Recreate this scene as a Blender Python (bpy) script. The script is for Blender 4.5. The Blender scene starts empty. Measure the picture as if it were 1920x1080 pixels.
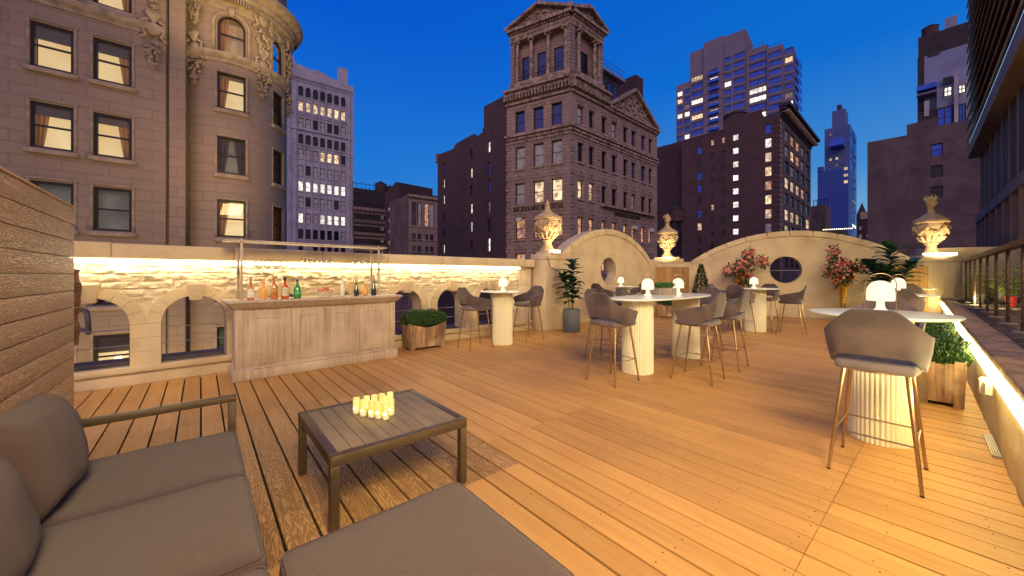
import bpy, bmesh, math, random
from mathutils import Matrix, Vector, noise
random.seed(7)
R=math.radians; PI=math.pi
S=bpy.context.scene; COL=S.collection
# ---------------------------------------------------------------- camera
F=695.; H=1.45; HY=516.           # focal length in photo pixels, eye height, horizon row
cam=bpy.data.cameras.new('camera'); co=bpy.data.objects.new('camera',cam); COL.objects.link(co); S.camera=co
co.location=(0,0,H); co.rotation_euler=(R(90),0,0)
cam.sensor_width=36; cam.lens=36*F/1920; cam.shift_y=(HY-540)/1920; cam.clip_start=.05; cam.clip_end=3000
S.view_settings.view_transform='Standard'; S.view_settings.look='None'; S.view_settings.exposure=0; S.view_settings.gamma=1
S.cycles.use_denoising=True; S.cycles.max_bounces=6; S.cycles.transparent_max_bounces=8
S.cycles.sample_clamp_indirect=4; S.cycles.caustics_reflective=False; S.cycles.caustics_refractive=False
S.cycles.use_light_tree=True
# ---------------------------------------------------------------- dusk sky
w=bpy.data.worlds.new('World'); S.world=w; w.use_nodes=True; nt=w.node_tree; N=nt.nodes; L=nt.links
bg=N['Background']; bg.inputs[1].default_value=1.0
tc=N.new('ShaderNodeTexCoord'); sx=N.new('ShaderNodeSeparateXYZ'); L.new(tc.outputs['Generated'],sx.inputs[0])
def ramp(tree,stops,interp='LINEAR'):
    r=tree.nodes.new('ShaderNodeValToRGB'); e=r.color_ramp.elements; r.color_ramp.interpolation=interp
    while len(e)<len(stops): e.new(.5)
    for k,(p,c) in enumerate(stops): e[k].position=p; e[k].color=(*c,1)
    return r
def mixc(tree,a,b,f,bt='MIX'):
    m=tree.nodes.new('ShaderNodeMix'); m.data_type='RGBA'; m.blend_type=bt
    for v,i in ((f,0),(a,6),(b,7)):
        if hasattr(v,'is_linked'): tree.links.new(v,m.inputs[i])
        else: m.inputs[i].default_value=v if i==0 else (*v,1)
    return m.outputs[2]
def maprange(tree,v,a,b,c=0,d=1):
    m=tree.nodes.new('ShaderNodeMapRange'); m.clamp=True
    tree.links.new(v,m.inputs[0])
    for k,x in enumerate((a,b,c,d)): m.inputs[k+1].default_value=x
    return m.outputs[0]
gl=ramp(nt,[(0,(.02,.12,.42)),(.10,(.035,.23,.64)),(.28,(.013,.18,.66)),(.55,(.002,.098,.62)),(1,(.001,.045,.45))])
gr=ramp(nt,[(0,(.42,.60,.62)),(.10,(.20,.42,.63)),(.22,(.06,.26,.62)),(.42,(.004,.155,.63)),(1,(.001,.10,.5))])
for g in (gl,gr): L.new(sx.outputs[2],g.inputs[0])
front=mixc(nt,gl.outputs[0],gr.outputs[0],maprange(nt,sx.outputs[0],-.35,.75))
back=ramp(nt,[(0,(.78,.52,.60)),(.25,(.62,.45,.60)),(.6,(.32,.32,.58)),(1,(.08,.14,.42))]); L.new(sx.outputs[2],back.inputs[0])
L.new(mixc(nt,front,back.outputs[0],maprange(nt,sx.outputs[1],.05,-.55)),bg.inputs[0])   # afterglow behind the camera
# weak twilight glow from the west, behind the camera
sd=bpy.data.lights.new('sun','SUN'); sd.energy=.74; sd.angle=R(35); sd.color=(1,.70,.62)
so=bpy.data.objects.new('sun',sd); COL.objects.link(so); so.rotation_euler=(R(62),0,R(-12)); so.location=(0,-20,30)
# lamps, among them two unseen fill lights added for the terrace
def lamp(name,loc,power,color,size=.2,target=None,kind='AREA',spread=180,sy=None):
    d=bpy.data.lights.new(name,kind); d.energy=power; d.color=color
    if kind=='AREA':
        d.size=size; d.spread=R(spread)
        if sy: d.shape='RECTANGLE'; d.size_y=sy
    else: d.shadow_soft_size=size
    o=bpy.data.objects.new(name,d); COL.objects.link(o); o.location=loc
    if target: o.rotation_euler=(Vector(target)-Vector(loc)).to_track_quat('-Z','Y').to_euler()
    return o
lamp('terrace_fill_light',(1.3,-1.5,4.4),500,(1,.76,.34),1.8,(.5,5.0,0),spread=160)  # added fill behind the camera, brightens deck and screen
lamp('terrace_fill_light',(9.8,4.9,6.2),1150,(1,.77,.36),5.0,(6.0,11.0,.8),spread=130)  # added fill above the gravel roof, brightens the gable walls
lamp('alley_lamp',(-15.0,14.6,-7.5),520,(1,.74,.28),1.0,(-18.5,19,-1),spread=160)
lamp('facade_uplight',(-12.6,16.6,6.0),140,(1,.66,.30),1.2,(-18,20.5,12),spread=150)
# ---------------------------------------------------------------- helpers
class Face:
    """a vertical plane: s runs to the right along it, local y runs away behind it"""
    def __init__(s,p,q=None,ang=None):
        s.p=p; a=math.atan2(q[0]-p[0],q[1]-p[1]) if q else R(ang)
        s.a=a; s.d=(math.sin(a),math.cos(a)); s.rz=PI/2-a
        if q: s.L=math.hypot(q[0]-p[0],q[1]-p[1])
    def sz(s,px,py):
        t=(px-960)/F; k=(t*s.p[1]-s.p[0])/(s.d[0]-t*s.d[1]); Y=s.p[1]+s.d[1]*k
        return k,H-(py-HY)*Y/F
    def w(s,x,y=0,z=0):
        return Vector((s.p[0]+s.d[0]*x-s.d[1]*y, s.p[1]+s.d[1]*x+s.d[0]*y, z))
class MB:
    def __init__(s): s.v=[]; s.f=[]; s.m=Matrix()
    def add(s,vs,fs):
        n=len(s.v); s.v+= [s.m@Vector(v) for v in vs]; s.f+=[tuple(i+n for i in f) for f in fs]; return s
    def box(s,x0,x1,y0,y1,z0,z1):
        return s.add([(x,y,z) for z in (z0,z1) for y in (y0,y1) for x in (x0,x1)],[(0,2,3,1),(4,5,7,6),(0,1,5,4),(2,6,7,3),(0,4,6,2),(1,3,7,5)])
    def tube(s,pts,r,n=8,cap=True):
        pts=[Vector(p) for p in pts]; rs=r if isinstance(r,(list,tuple)) else [r]*len(pts)
        vs=[]; fs=[]; up=None
        for i,p in enumerate(pts):
            t=(pts[min(i+1,len(pts)-1)]-pts[max(i-1,0)]).normalized()
            if up is None: up=Vector((0,0,1)) if abs(t.z)<.9 else Vector((1,0,0))
            a=t.cross(up).normalized(); b=a.cross(t).normalized(); up=b
            for k in range(n):
                q=2*PI*k/n; vs.append(p+a*math.cos(q)*rs[i]+b*math.sin(q)*rs[i])
        for i in range(len(pts)-1):
            for k in range(n): fs.append((i*n+k,i*n+(k+1)%n,(i+1)*n+(k+1)%n,(i+1)*n+k))
        if cap: fs+=[tuple(range(n)),tuple(reversed(range((len(pts)-1)*n,len(pts)*n)))]
        return s.add(vs,fs)
    def lathe(s,prof,n=24,c=(0,0,0),wob=None):
        vs=[];fs=[]
        for i,(r,z) in enumerate(prof):
            for k in range(n):
                q=2*PI*k/n; rr=r*(1+(wob(i,k,n) if wob else 0)); vs.append((c[0]+rr*math.cos(q),c[1]+rr*math.sin(q),c[2]+z))
        for i in range(len(prof)-1):
            for k in range(n): fs.append((i*n+k,i*n+(k+1)%n,(i+1)*n+(k+1)%n,(i+1)*n+k))
        fs+=[tuple(reversed(range(n))),tuple(range((len(prof)-1)*n,len(prof)*n))]
        return s.add(vs,fs)
    def prism(s,poly,z0,z1):
        n=len(poly); return s.add([(x,y,z0) for x,y in poly]+[(x,y,z1) for x,y in poly],
            [tuple(reversed(range(n))),tuple(range(n,2*n))]+[(k,(k+1)%n,n+(k+1)%n,n+k) for k in range(n)])
    def slab(s,poly,y0,y1):   # poly in x,z extruded along y
        n=len(poly); return s.add([(x,y0,z) for x,z in poly]+[(x,y1,z) for x,z in poly],
            [tuple(range(n)),tuple(reversed(range(n,2*n)))]+[((k+1)%n,k,n+k,n+(k+1)%n) for k in range(n)])
    def ball(s,c,r,n=10,sc=(1,1,1),jit=0):
        m=n//2; vs=[(c[0],c[1],c[2]-r*sc[2])]; fs=[]
        for i in range(1,m):
            a=-PI/2+PI*i/m
            for k in range(n):
                q=2*PI*k/n; rr=r*(1+random.uniform(-jit,jit)); vs.append((c[0]+rr*math.cos(a)*math.cos(q)*sc[0],c[1]+rr*math.cos(a)*math.sin(q)*sc[1],c[2]+rr*math.sin(a)*sc[2]))
        vs.append((c[0],c[1],c[2]+r*sc[2])); T=len(vs)-1
        for k in range(n): fs.append((0,1+(k+1)%n,1+k)); fs.append((T,1+(m-2)*n+k,1+(m-2)*n+(k+1)%n))
        for i in range(m-2):
            for k in range(n): fs.append((1+i*n+k,1+i*n+(k+1)%n,1+(i+1)*n+(k+1)%n,1+(i+1)*n+k))
        return s.add(vs,fs)
def link(name,me,parent=None,loc=(0,0,0),rz=0):
    o=bpy.data.objects.new(name,me); COL.objects.link(o); o.location=loc; o.rotation_euler=(0,0,rz)
    if parent: o.parent=parent
    return o
def build(name,mb,mat,parent=None,loc=(0,0,0),rz=0,smooth=None,label=None,bevel=0,seg=2,sub=0,solid=0,kind=None):
    me=bpy.data.meshes.new(name); me.from_pydata([tuple(v) for v in mb.v],[],mb.f); me.validate()
    bm=bmesh.new(); bm.from_mesh(me); bmesh.ops.recalc_face_normals(bm,faces=bm.faces) if smooth!='raw' else None
    bm.to_mesh(me); bm.free()
    me.materials.append(mat)
    o=link(name,me,parent,loc,rz)
    if solid: m=o.modifiers.new('s','SOLIDIFY'); m.thickness=solid; m.offset=0
    if bevel: m=o.modifiers.new('b','BEVEL'); m.width=bevel; m.segments=seg; m.limit_method='ANGLE'; m.angle_limit=R(40)
    if sub: m=o.modifiers.new('u','SUBSURF'); m.levels=m.render_levels=sub
    if solid or bevel or sub:
        dg=bpy.context.evaluated_depsgraph_get(); nm=bpy.data.meshes.new_from_object(o.evaluated_get(dg)); o.modifiers.clear(); o.data=nm; nm.name=name; me=nm
    if smooth and smooth!='raw' or bevel or sub:
        me.shade_smooth(); 
        if not sub: me.set_sharp_from_angle(angle=R(smooth if isinstance(smooth,(int,float)) and smooth>1 else 45))
    if label: o['label']=label
    if kind: o['kind']=kind
    return o
def thing(name,label,cat,loc=(0,0,0),rz=0,group=None):
    o=link(name,None,None,loc,rz); o.empty_display_size=.2; o['label']=label; o['category']=cat
    if group: o['group']=group
    return o
def tag(o,label,cat,group=None):
    o['label']=label; o['category']=cat
    if group: o['group']=group
    return o
def dup(root,loc,rz,label=None,group=None):
    r=root.copy(); COL.objects.link(r); r.location=loc; r.rotation_euler=(0,0,rz)
    if label: r['label']=label
    if group: r['group']=group
    for ch in list(root.children):
        c=ch.copy(); COL.objects.link(c); c.parent=r
        for g in ch.children:
            d=g.copy(); COL.objects.link(d); d.parent=c
    return r
# ---------------------------------------------------------------- materials
def mat(name,c,rough=.6,metal=0,c2=None,scale=8,stretch=(1,1,1),bump=0,bscale=None,detail=6,spec=.5,isl=0,sheen=0,fac=(.35,.65),coord='Object',rnd=0,c3=None,s3=2,trans=0,coat=0):
    m=bpy.data.materials.new(name); m.use_nodes=True; t=m.node_tree; p=t.nodes['Principled BSDF']
    p.inputs['Roughness'].default_value=rough; p.inputs['Metallic'].default_value=metal; p.inputs['Specular IOR Level'].default_value=spec
    p.inputs['Base Color'].default_value=(*c,1)
    if sheen: p.inputs['Sheen Weight'].default_value=sheen; p.inputs['Sheen Roughness'].default_value=.4
    if trans: p.inputs['Transmission Weight'].default_value=trans
    if coat: p.inputs['Coat Weight'].default_value=coat
    col=None
    tcn=t.nodes.new('ShaderNodeTexCoord'); mp=t.nodes.new('ShaderNodeMapping'); mp.inputs['Scale'].default_value=stretch
    t.links.new(tcn.outputs[coord],mp.inputs[0])
    if isl or rnd:
        g=t.nodes.new('ShaderNodeNewGeometry'); oi=t.nodes.new('ShaderNodeObjectInfo')
        off=t.nodes.new('ShaderNodeVectorMath'); off.operation='MULTIPLY_ADD'
        cmb=t.nodes.new('ShaderNodeCombineXYZ'); src=g.outputs['Random Per Island'] if isl else oi.outputs['Random']
        for k in range(3): t.links.new(src,cmb.inputs[k])
        t.links.new(cmb.outputs[0],off.inputs[0]); off.inputs[1].default_value=(37,53,19); t.links.new(mp.outputs[0],off.inputs[2]); vec=off.outputs[0]
    else: vec=mp.outputs[0]
    if c2:
        n=t.nodes.new('ShaderNodeTexNoise'); n.inputs['Scale'].default_value=scale; n.inputs['Detail'].default_value=detail; t.links.new(vec,n.inputs['Vector'])
        col=mixc(t,c,c2,maprange(t,n.outputs[0],*fac))
        if c3:
            n3=t.nodes.new('ShaderNodeTexNoise'); n3.inputs['Scale'].default_value=s3; n3.inputs['Detail'].default_value=4; t.links.new(tcn.outputs[coord],n3.inputs['Vector'])
            col=mixc(t,col,c3,maprange(t,n3.outputs[0],.48,.68))
    if isl:
        hs=t.nodes.new('ShaderNodeHueSaturation'); hs.inputs['Color'].default_value=(*c,1)
        if col: t.links.new(col,hs.inputs['Color'])
        t.links.new(maprange(t,src,0,1,1-isl,1+isl),hs.inputs['Value']); col=hs.outputs[0]
    if col: t.links.new(col,p.inputs['Base Color'])
    if bump:
        nb=t.nodes.new('ShaderNodeTexNoise'); nb.inputs['Scale'].default_value=bscale or scale*3; nb.inputs['Detail'].default_value=8; t.links.new(vec,nb.inputs['Vector'])
        b=t.nodes.new('ShaderNodeBump'); b.inputs['Strength'].default_value=bump; b.inputs['Distance'].default_value=.02; t.links.new(nb.outputs[0],b.inputs['Height']); t.links.new(b.outputs[0],p.inputs['Normal'])
    return m
def emit(name,c,st,c2=None,scale=2,fac=(.4,.6),sample=False,stretch=(1,1,1),rnd=0):
    m=bpy.data.materials.new(name); m.use_nodes=True; t=m.node_tree; p=t.nodes['Principled BSDF']
    p.inputs['Base Color'].default_value=(.3,.3,.3,1); p.inputs['Roughness'].default_value=.25
    p.inputs['Emission Color'].default_value=(*c,1); p.inputs['Emission Strength'].default_value=st
    if c2:
        tcn=t.nodes.new('ShaderNodeTexCoord'); mp=t.nodes.new('ShaderNodeMapping'); mp.inputs['Scale'].default_value=stretch
        n=t.nodes.new('ShaderNodeTexNoise'); n.noise_dimensions='4D'; n.inputs['Scale'].default_value=scale; n.inputs['Detail'].default_value=2
        oi=t.nodes.new('ShaderNodeObjectInfo'); mm=t.nodes.new('ShaderNodeMath'); mm.operation='MULTIPLY'; mm.inputs[1].default_value=31
        t.links.new(oi.outputs['Random'],mm.inputs[0]); t.links.new(mm.outputs[0],n.inputs['W'])
        t.links.new(tcn.outputs['Object'],mp.inputs[0]); t.links.new(mp.outputs[0],n.inputs['Vector'])
        t.links.new(mixc(t,c,c2,maprange(t,n.outputs[0],*fac)),p.inputs['Emission Color'])
        if rnd: t.links.new(maprange(t,oi.outputs['Random'],0,1,st*(1-rnd),st),p.inputs['Emission Strength'])
    if not sample: m.cycles.emission_sampling='NONE'
    return m
def brick(name,c1,c2,mortar,bw=.22,bh=.075,rough=.9,var=None,bump=.3):
    m=mat(name,c1,rough); t=m.node_tree; p=t.nodes['Principled BSDF']
    tcn=t.nodes.new('ShaderNodeTexCoord'); sp=t.nodes.new('ShaderNodeSeparateXYZ'); cb=t.nodes.new('ShaderNodeCombineXYZ')
    t.links.new(tcn.outputs['Object'],sp.inputs[0]); ad=t.nodes.new('ShaderNodeMath'); t.links.new(sp.outputs[0],ad.inputs[0]); t.links.new(sp.outputs[1],ad.inputs[1])
    t.links.new(ad.outputs[0],cb.inputs[0]); t.links.new(sp.outputs[2],cb.inputs[1])
    b=t.nodes.new('ShaderNodeTexBrick'); b.inputs['Scale'].default_value=1; b.inputs['Brick Width'].default_value=bw; b.inputs['Row Height'].default_value=bh; b.inputs['Mortar Size'].default_value=min(bw,bh)*.07
    b.inputs['Color1'].default_value=(*c1,1); b.inputs['Color2'].default_value=(*c2,1); b.inputs['Mortar'].default_value=(*mortar,1)
    t.links.new(cb.outputs[0],b.inputs['Vector'])
    n=t.nodes.new('ShaderNodeTexNoise'); n.inputs['Scale'].default_value=.35; n.inputs['Detail'].default_value=8; t.links.new(tcn.outputs['Object'],n.inputs['Vector'])
    t.links.new(mixc(t,b.outputs[0],var or (.6,.6,.6),maprange(t,n.outputs[0],.4,.75,0,.6),'MULTIPLY' if not var else 'MIX'),p.inputs['Base Color'])
    if bump:
        bp=t.nodes.new('ShaderNodeBump'); bp.inputs['Strength'].default_value=bump; bp.inputs['Distance'].default_value=.02; bp.invert=True
        t.links.new(b.outputs['Fac'],bp.inputs['Height']); t.links.new(bp.outputs[0],p.inputs['Normal'])
    return m
cream=mat('cream_paint',(.62,.50,.34),.75,c2=(.55,.43,.28),scale=2.2,bump=.3,bscale=26,c3=(.46,.35,.225),s3=1.3)
creamrough=mat('cream_rough_paint',(.66,.56,.41),.7,c2=(.54,.44,.30),scale=5,bump=.5,bscale=30)
limestone=brick('limestone_blocks',(.325,.235,.185),(.30,.215,.17),(.25,.18,.145),1.5,.52,.85,(.25,.18,.14),.25)
stonetrim=mat('stone_trim',(.42,.32,.24),.8,c2=(.27,.20,.15),scale=3,bump=.4,bscale=14)
lilacstone=mat('pale_grey_stone',(.50,.44,.50),.85,c2=(.41,.36,.42),scale=.5,bump=.1,c3=(.34,.30,.36),s3=.25)
sandstone=brick('brown_sandstone',(.44,.30,.235),(.37,.25,.195),(.20,.135,.11),1.1,.42,.9,(.20,.135,.115),.4)
sandtrim=mat('carved_sandstone',(.52,.37,.27),.9,c2=(.17,.115,.085),scale=2.2,bump=.6,bscale=7)
rustic=brick('rusticated_sandstone',(.40,.28,.235),(.34,.23,.19),(.05,.035,.03),3,.42,.9,None,.9)
dbrick=brick('dark_brick',(.125,.058,.060),(.085,.043,.050),(.06,.045,.045),.9,.30,.95,(.055,.034,.04),.2)
dbrick2=brick('dark_brown_brick',(.085,.042,.045),(.06,.032,.036),(.045,.03,.034),1.2,.4,.95,(.045,.028,.034),.2)
stucco=mat('brown_stucco',(.16,.105,.10),.95,c2=(.115,.075,.078),scale=.22,fac=(.42,.58),c3=(.09,.06,.065),s3=.5)
towerc=mat('tower_concrete',(.24,.185,.25),.9,c2=(.19,.15,.21),scale=.2)
bluewall=mat('blue_glass_wall',(.045,.085,.36),.5,c2=(.035,.07,.30),scale=.05,spec=.2)
bluedark=mat('dark_blue_tower',(.08,.115,.30),.6,c2=(.06,.085,.23),scale=.1)
greymetal=mat('grey_panel',(.26,.27,.40),.6,c2=(.20,.21,.33),scale=.3)
darkst=mat('dark_structure',(.03,.022,.03),.8,c2=(.06,.035,.035),scale=.6)
wfdark=mat('black_window_frame',(.018,.010,.010),.5)
wfbrown=mat('brown_window_frame',(.05,.028,.03),.6)
glassd=mat('dark_window_glass',(.008,.008,.018),.15,spec=.35,c2=(.02,.02,.04),scale=1.2,rnd=1)
glassc=mat('dusk_window_glass',(.025,.04,.20),.12,c2=(.05,.06,.26),scale=1.1,rnd=1,spec=.5)
glassb=mat('sky_window_glass',(.025,.085,.60),.35,c2=(.05,.15,.80),scale=.7,rnd=1,spec=.35)
wlit=emit('lit_window_warm',(1,.74,.40),1.35,(.35,.17,.07),1.6,(.42,.62),rnd=.55)
wlitw=emit('lit_window_white',(1,.93,.78),1.9,(.40,.36,.34),1.8,(.42,.62),rnd=.5)
wlito=emit('lit_window_orange',(1,.45,.17),.95,(.22,.07,.03),2.2,(.4,.6),rnd=.5)
wdim=emit('dim_window',(.16,.10,.09),.5,(.01,.012,.02),1.5,(.45,.65))
roomwall=emit('lit_room_wall',(1,.74,.34),.78,(.85,.58,.24),.8,(.35,.65))
roomdim=emit('dim_room_wall',(.13,.14,.09),.45,(.05,.05,.04),.8)
roomamb=emit('amber_room_wall',(.55,.24,.06),.5,(.30,.12,.04),1.2)
blind=mat('window_blind',(.30,.25,.22),.8)
def cloth(name,c):
    m=bpy.data.materials.new(name); m.use_nodes=True; t=m.node_tree; t.nodes.clear(); o=t.nodes.new('ShaderNodeOutputMaterial'); x=t.nodes.new('ShaderNodeMixShader'); x.inputs[0].default_value=.65
    d=t.nodes.new('ShaderNodeBsdfDiffuse'); d.inputs[0].default_value=(*c,1); q=t.nodes.new('ShaderNodeBsdfTranslucent'); q.inputs[0].default_value=(*c,1)
    t.links.new(d.outputs[0],x.inputs[1]); t.links.new(q.outputs[0],x.inputs[2]); t.links.new(x.outputs[0],o.inputs[0]); return m
curtainm=cloth('beige_curtain',(.72,.48,.28)); curtaing=cloth('grey_curtain',(.30,.28,.30))
paneclear=bpy.data.materials.new('clear_pane'); paneclear.use_nodes=True
t=paneclear.node_tree; t.nodes.clear(); o_=t.nodes.new('ShaderNodeOutputMaterial'); mx=t.nodes.new('ShaderNodeMixShader'); tr=t.nodes.new('ShaderNodeBsdfTransparent'); gs=t.nodes.new('ShaderNodeBsdfGlossy'); gs.inputs['Roughness'].default_value=.03; fr=t.nodes.new('ShaderNodeFresnel'); fr.inputs[0].default_value=1.5
for a,b in ((fr.outputs[0],mx.inputs[0]),(tr.outputs[0],mx.inputs[1]),(gs.outputs[0],mx.inputs[2]),(mx.outputs[0],o_.inputs[0])): t.links.new(a,b)
led=emit('warm_led_strip',(1,.86,.52),34,sample=True); led2=emit('parapet_led_strip',(1,.83,.34),64,sample=True)
lampglow=emit('lamp_shade_glow',(1,.83,.52),1.12,sample=True)
floodglow=emit('urn_light_panel',(1,.80,.5),3.2,sample=True)
candleglow=emit('candle_glow',(1,.55,.02),.80,(1,.74,.10),14,(.4,.6),sample=True)
flameglow=emit('candle_flame',(1,.75,.25),7)
metalbrown=mat('taupe_powder_coat',(.070,.044,.028),.42,metal=.2,c2=(.058,.037,.024),scale=30)
metaldark=mat('dark_bronze_metal',(.06,.028,.018),.45,metal=.3,c2=(.085,.04,.025),scale=4)
cable=mat('steel_cable',(.45,.43,.42),.35,metal=.9)
copper=mat('brushed_copper',(.46,.32,.21),.28,metal=.95,c2=(.38,.26,.17),scale=20,stretch=(1,1,.1))
gold=mat('polished_gold',(.62,.42,.14),.2,metal=1)
velvet=mat('mauve_grey_velvet',(.115,.078,.080),.75,c2=(.052,.037,.044),scale=3.5,sheen=.35,rnd=1,bump=.08,bscale=60,fac=(.38,.62))
velvetlight=mat('grey_velvet_seat',(.15,.12,.125),.75,c2=(.10,.08,.088),scale=4,sheen=.4,rnd=1)
fabric=mat('charcoal_taupe_fabric',(.104,.058,.064),.95,c2=(.066,.038,.043),scale=190,fac=(.3,.7),sheen=.12,bump=.6,bscale=260,c3=(.082,.046,.050),s3=2.2)
whitetop=mat('white_lacquer',(.80,.84,.76),.22,c2=(.77,.81,.73),scale=1.5,spec=.5,coat=.2)
flute=mat('ivory_fluted_paint',(.78,.73,.54),.5,c2=(.74,.69,.50),scale=2)
leafd=mat('dark_green_leaf',(.026,.085,.038),.38,c2=(.014,.05,.026),scale=5,isl=.4,spec=.6)
grassm=mat('boxwood_green',(.030,.085,.014),.6,c2=(.012,.045,.010),scale=9,isl=.55)
conif=mat('conifer_green',(.012,.048,.012),.7,c2=(.006,.025,.008),scale=7,isl=.5)
herbm=mat('bright_herb_green',(.035,.16,.02),.6,c2=(.02,.09,.012),scale=9,isl=.4)
shrubl=mat('yellow_green_leaf',(.22,.24,.03),.6,c2=(.10,.14,.02),scale=6,isl=.4)
pinkf=mat('pink_petals',(.68,.22,.21),.7,c2=(.80,.42,.36),scale=9,isl=.35)
redf=mat('red_petals',(.60,.035,.03),.7,c2=(.75,.08,.04),scale=9,isl=.3)
orangef=mat('orange_petals',(.85,.22,.02),.7,c2=(.90,.42,.04),scale=9,isl=.3)
potgrey=mat('slate_fluted_pot',(.11,.12,.15),.6,c2=(.09,.10,.125),scale=4)
soil=mat('dark_soil',(.015,.010,.007),1)
stemm=mat('brown_stem',(.05,.032,.018),.85)
barwood=mat('whitewashed_oak',(.46,.36,.30),.6,c2=(.34,.25,.205),scale=3.2,stretch=(9,9,.55),bump=.25,bscale=14,c3=(.52,.42,.36),s3=1.6)
plantwood=mat('weathered_plank',(.34,.20,.11),.8,c2=(.15,.085,.05),scale=3.5,stretch=(6,6,.5),isl=.35,bump=.5,bscale=14,c3=(.42,.30,.20),s3=4)
cedar=mat('cedar_board',(.42,.24,.09),.7,c2=(.26,.13,.045),scale=2,stretch=(5,5,.35),isl=.2,bump=.2)
greywood=mat('grey_green_plank',(.20,.21,.20),.8,c2=(.34,.24,.16),scale=3,stretch=(1,6,6),isl=.3)
pipem=mat('weathered_pipe',(.20,.13,.10),.6,c2=(.10,.065,.05),scale=8,bump=.3)
brownfab=mat('brown_canvas',(.16,.075,.035),.9,c2=(.09,.04,.02),scale=8)
gravelm=mat('roof_gravel',(.17,.105,.075),1,c2=(.035,.022,.018),scale=16,fac=(.42,.58),bump=1,bscale=40)
stonecop=mat('brown_coping_stone',(.34,.21,.14),.9,c2=(.18,.11,.08),scale=7,bump=.7,bscale=24)
asphalt=mat('street_asphalt',(.03,.028,.03),.9,c2=(.045,.04,.045),scale=.3)
urnm=mat('weathered_urn_stone',(.50,.37,.22),.8,c2=(.34,.24,.14),scale=6,bump=.5,bscale=30)
blk=mat('black_plastic',(.012,.011,.012),.4)
whitep=mat('white_plastic',(.72,.69,.62),.45)
slateled=mat('slate_flashing',(.075,.06,.085),.5)
def glassmat(name,c,rough=.03,tr=.7):
    m=bpy.data.materials.new(name); m.use_nodes=True; t=m.node_tree; t.nodes.clear(); o=t.nodes.new('ShaderNodeOutputMaterial')
    a=t.nodes.new('ShaderNodeBsdfTransparent'); a.inputs[0].default_value=(*c,1); g=t.nodes.new('ShaderNodeBsdfGlossy'); g.inputs['Roughness'].default_value=rough
    f=t.nodes.new('ShaderNodeLayerWeight'); f.inputs[0].default_value=.35; x=t.nodes.new('ShaderNodeMixShader')
    t.links.new(f.outputs['Facing'],x.inputs[0]); t.links.new(a.outputs[0],x.inputs[1]); t.links.new(g.outputs[0],x.inputs[2]); t.links.new(x.outputs[0],o.inputs[0]); return m
clear=glassmat('clear_glass',(.93,.93,.92))
amber=mat('amber_spirit',(.45,.13,.02),.08,c2=(.55,.17,.03),scale=9,spec=.9,coat=.6)
redsp=mat('red_amber_spirit',(.50,.07,.015),.08,spec=.9,coat=.6)
greeng=mat('green_bottle',(.015,.22,.03),.08,spec=.9,coat=.6)
darkg=mat('dark_green_bottle',(.012,.014,.010),.08,spec=.9,coat=.6)
paleg=mat('frosted_white_bottle',(.68,.66,.62),.3)
peach=mat('peach_decanter',(.72,.38,.12),.2,coat=.4)
labelw=mat('white_label',(.75,.73,.68),.6); labelc=mat('cream_label',(.62,.55,.42),.6); labelg=mat('gold_label',(.45,.26,.06),.5); labelink=mat('label_ink',(.03,.025,.025),.6); labelred=mat('red_ink',(.45,.04,.04),.6)
foilm=mat('silver_foil',(.55,.52,.50),.3,metal=.6)
applem=mat('red_fruit',(.50,.06,.05),.35,c2=(.62,.28,.16),scale=6,rnd=1,coat=.2)
basketm=mat('cream_basket',(.66,.58,.48),.6)
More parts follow.
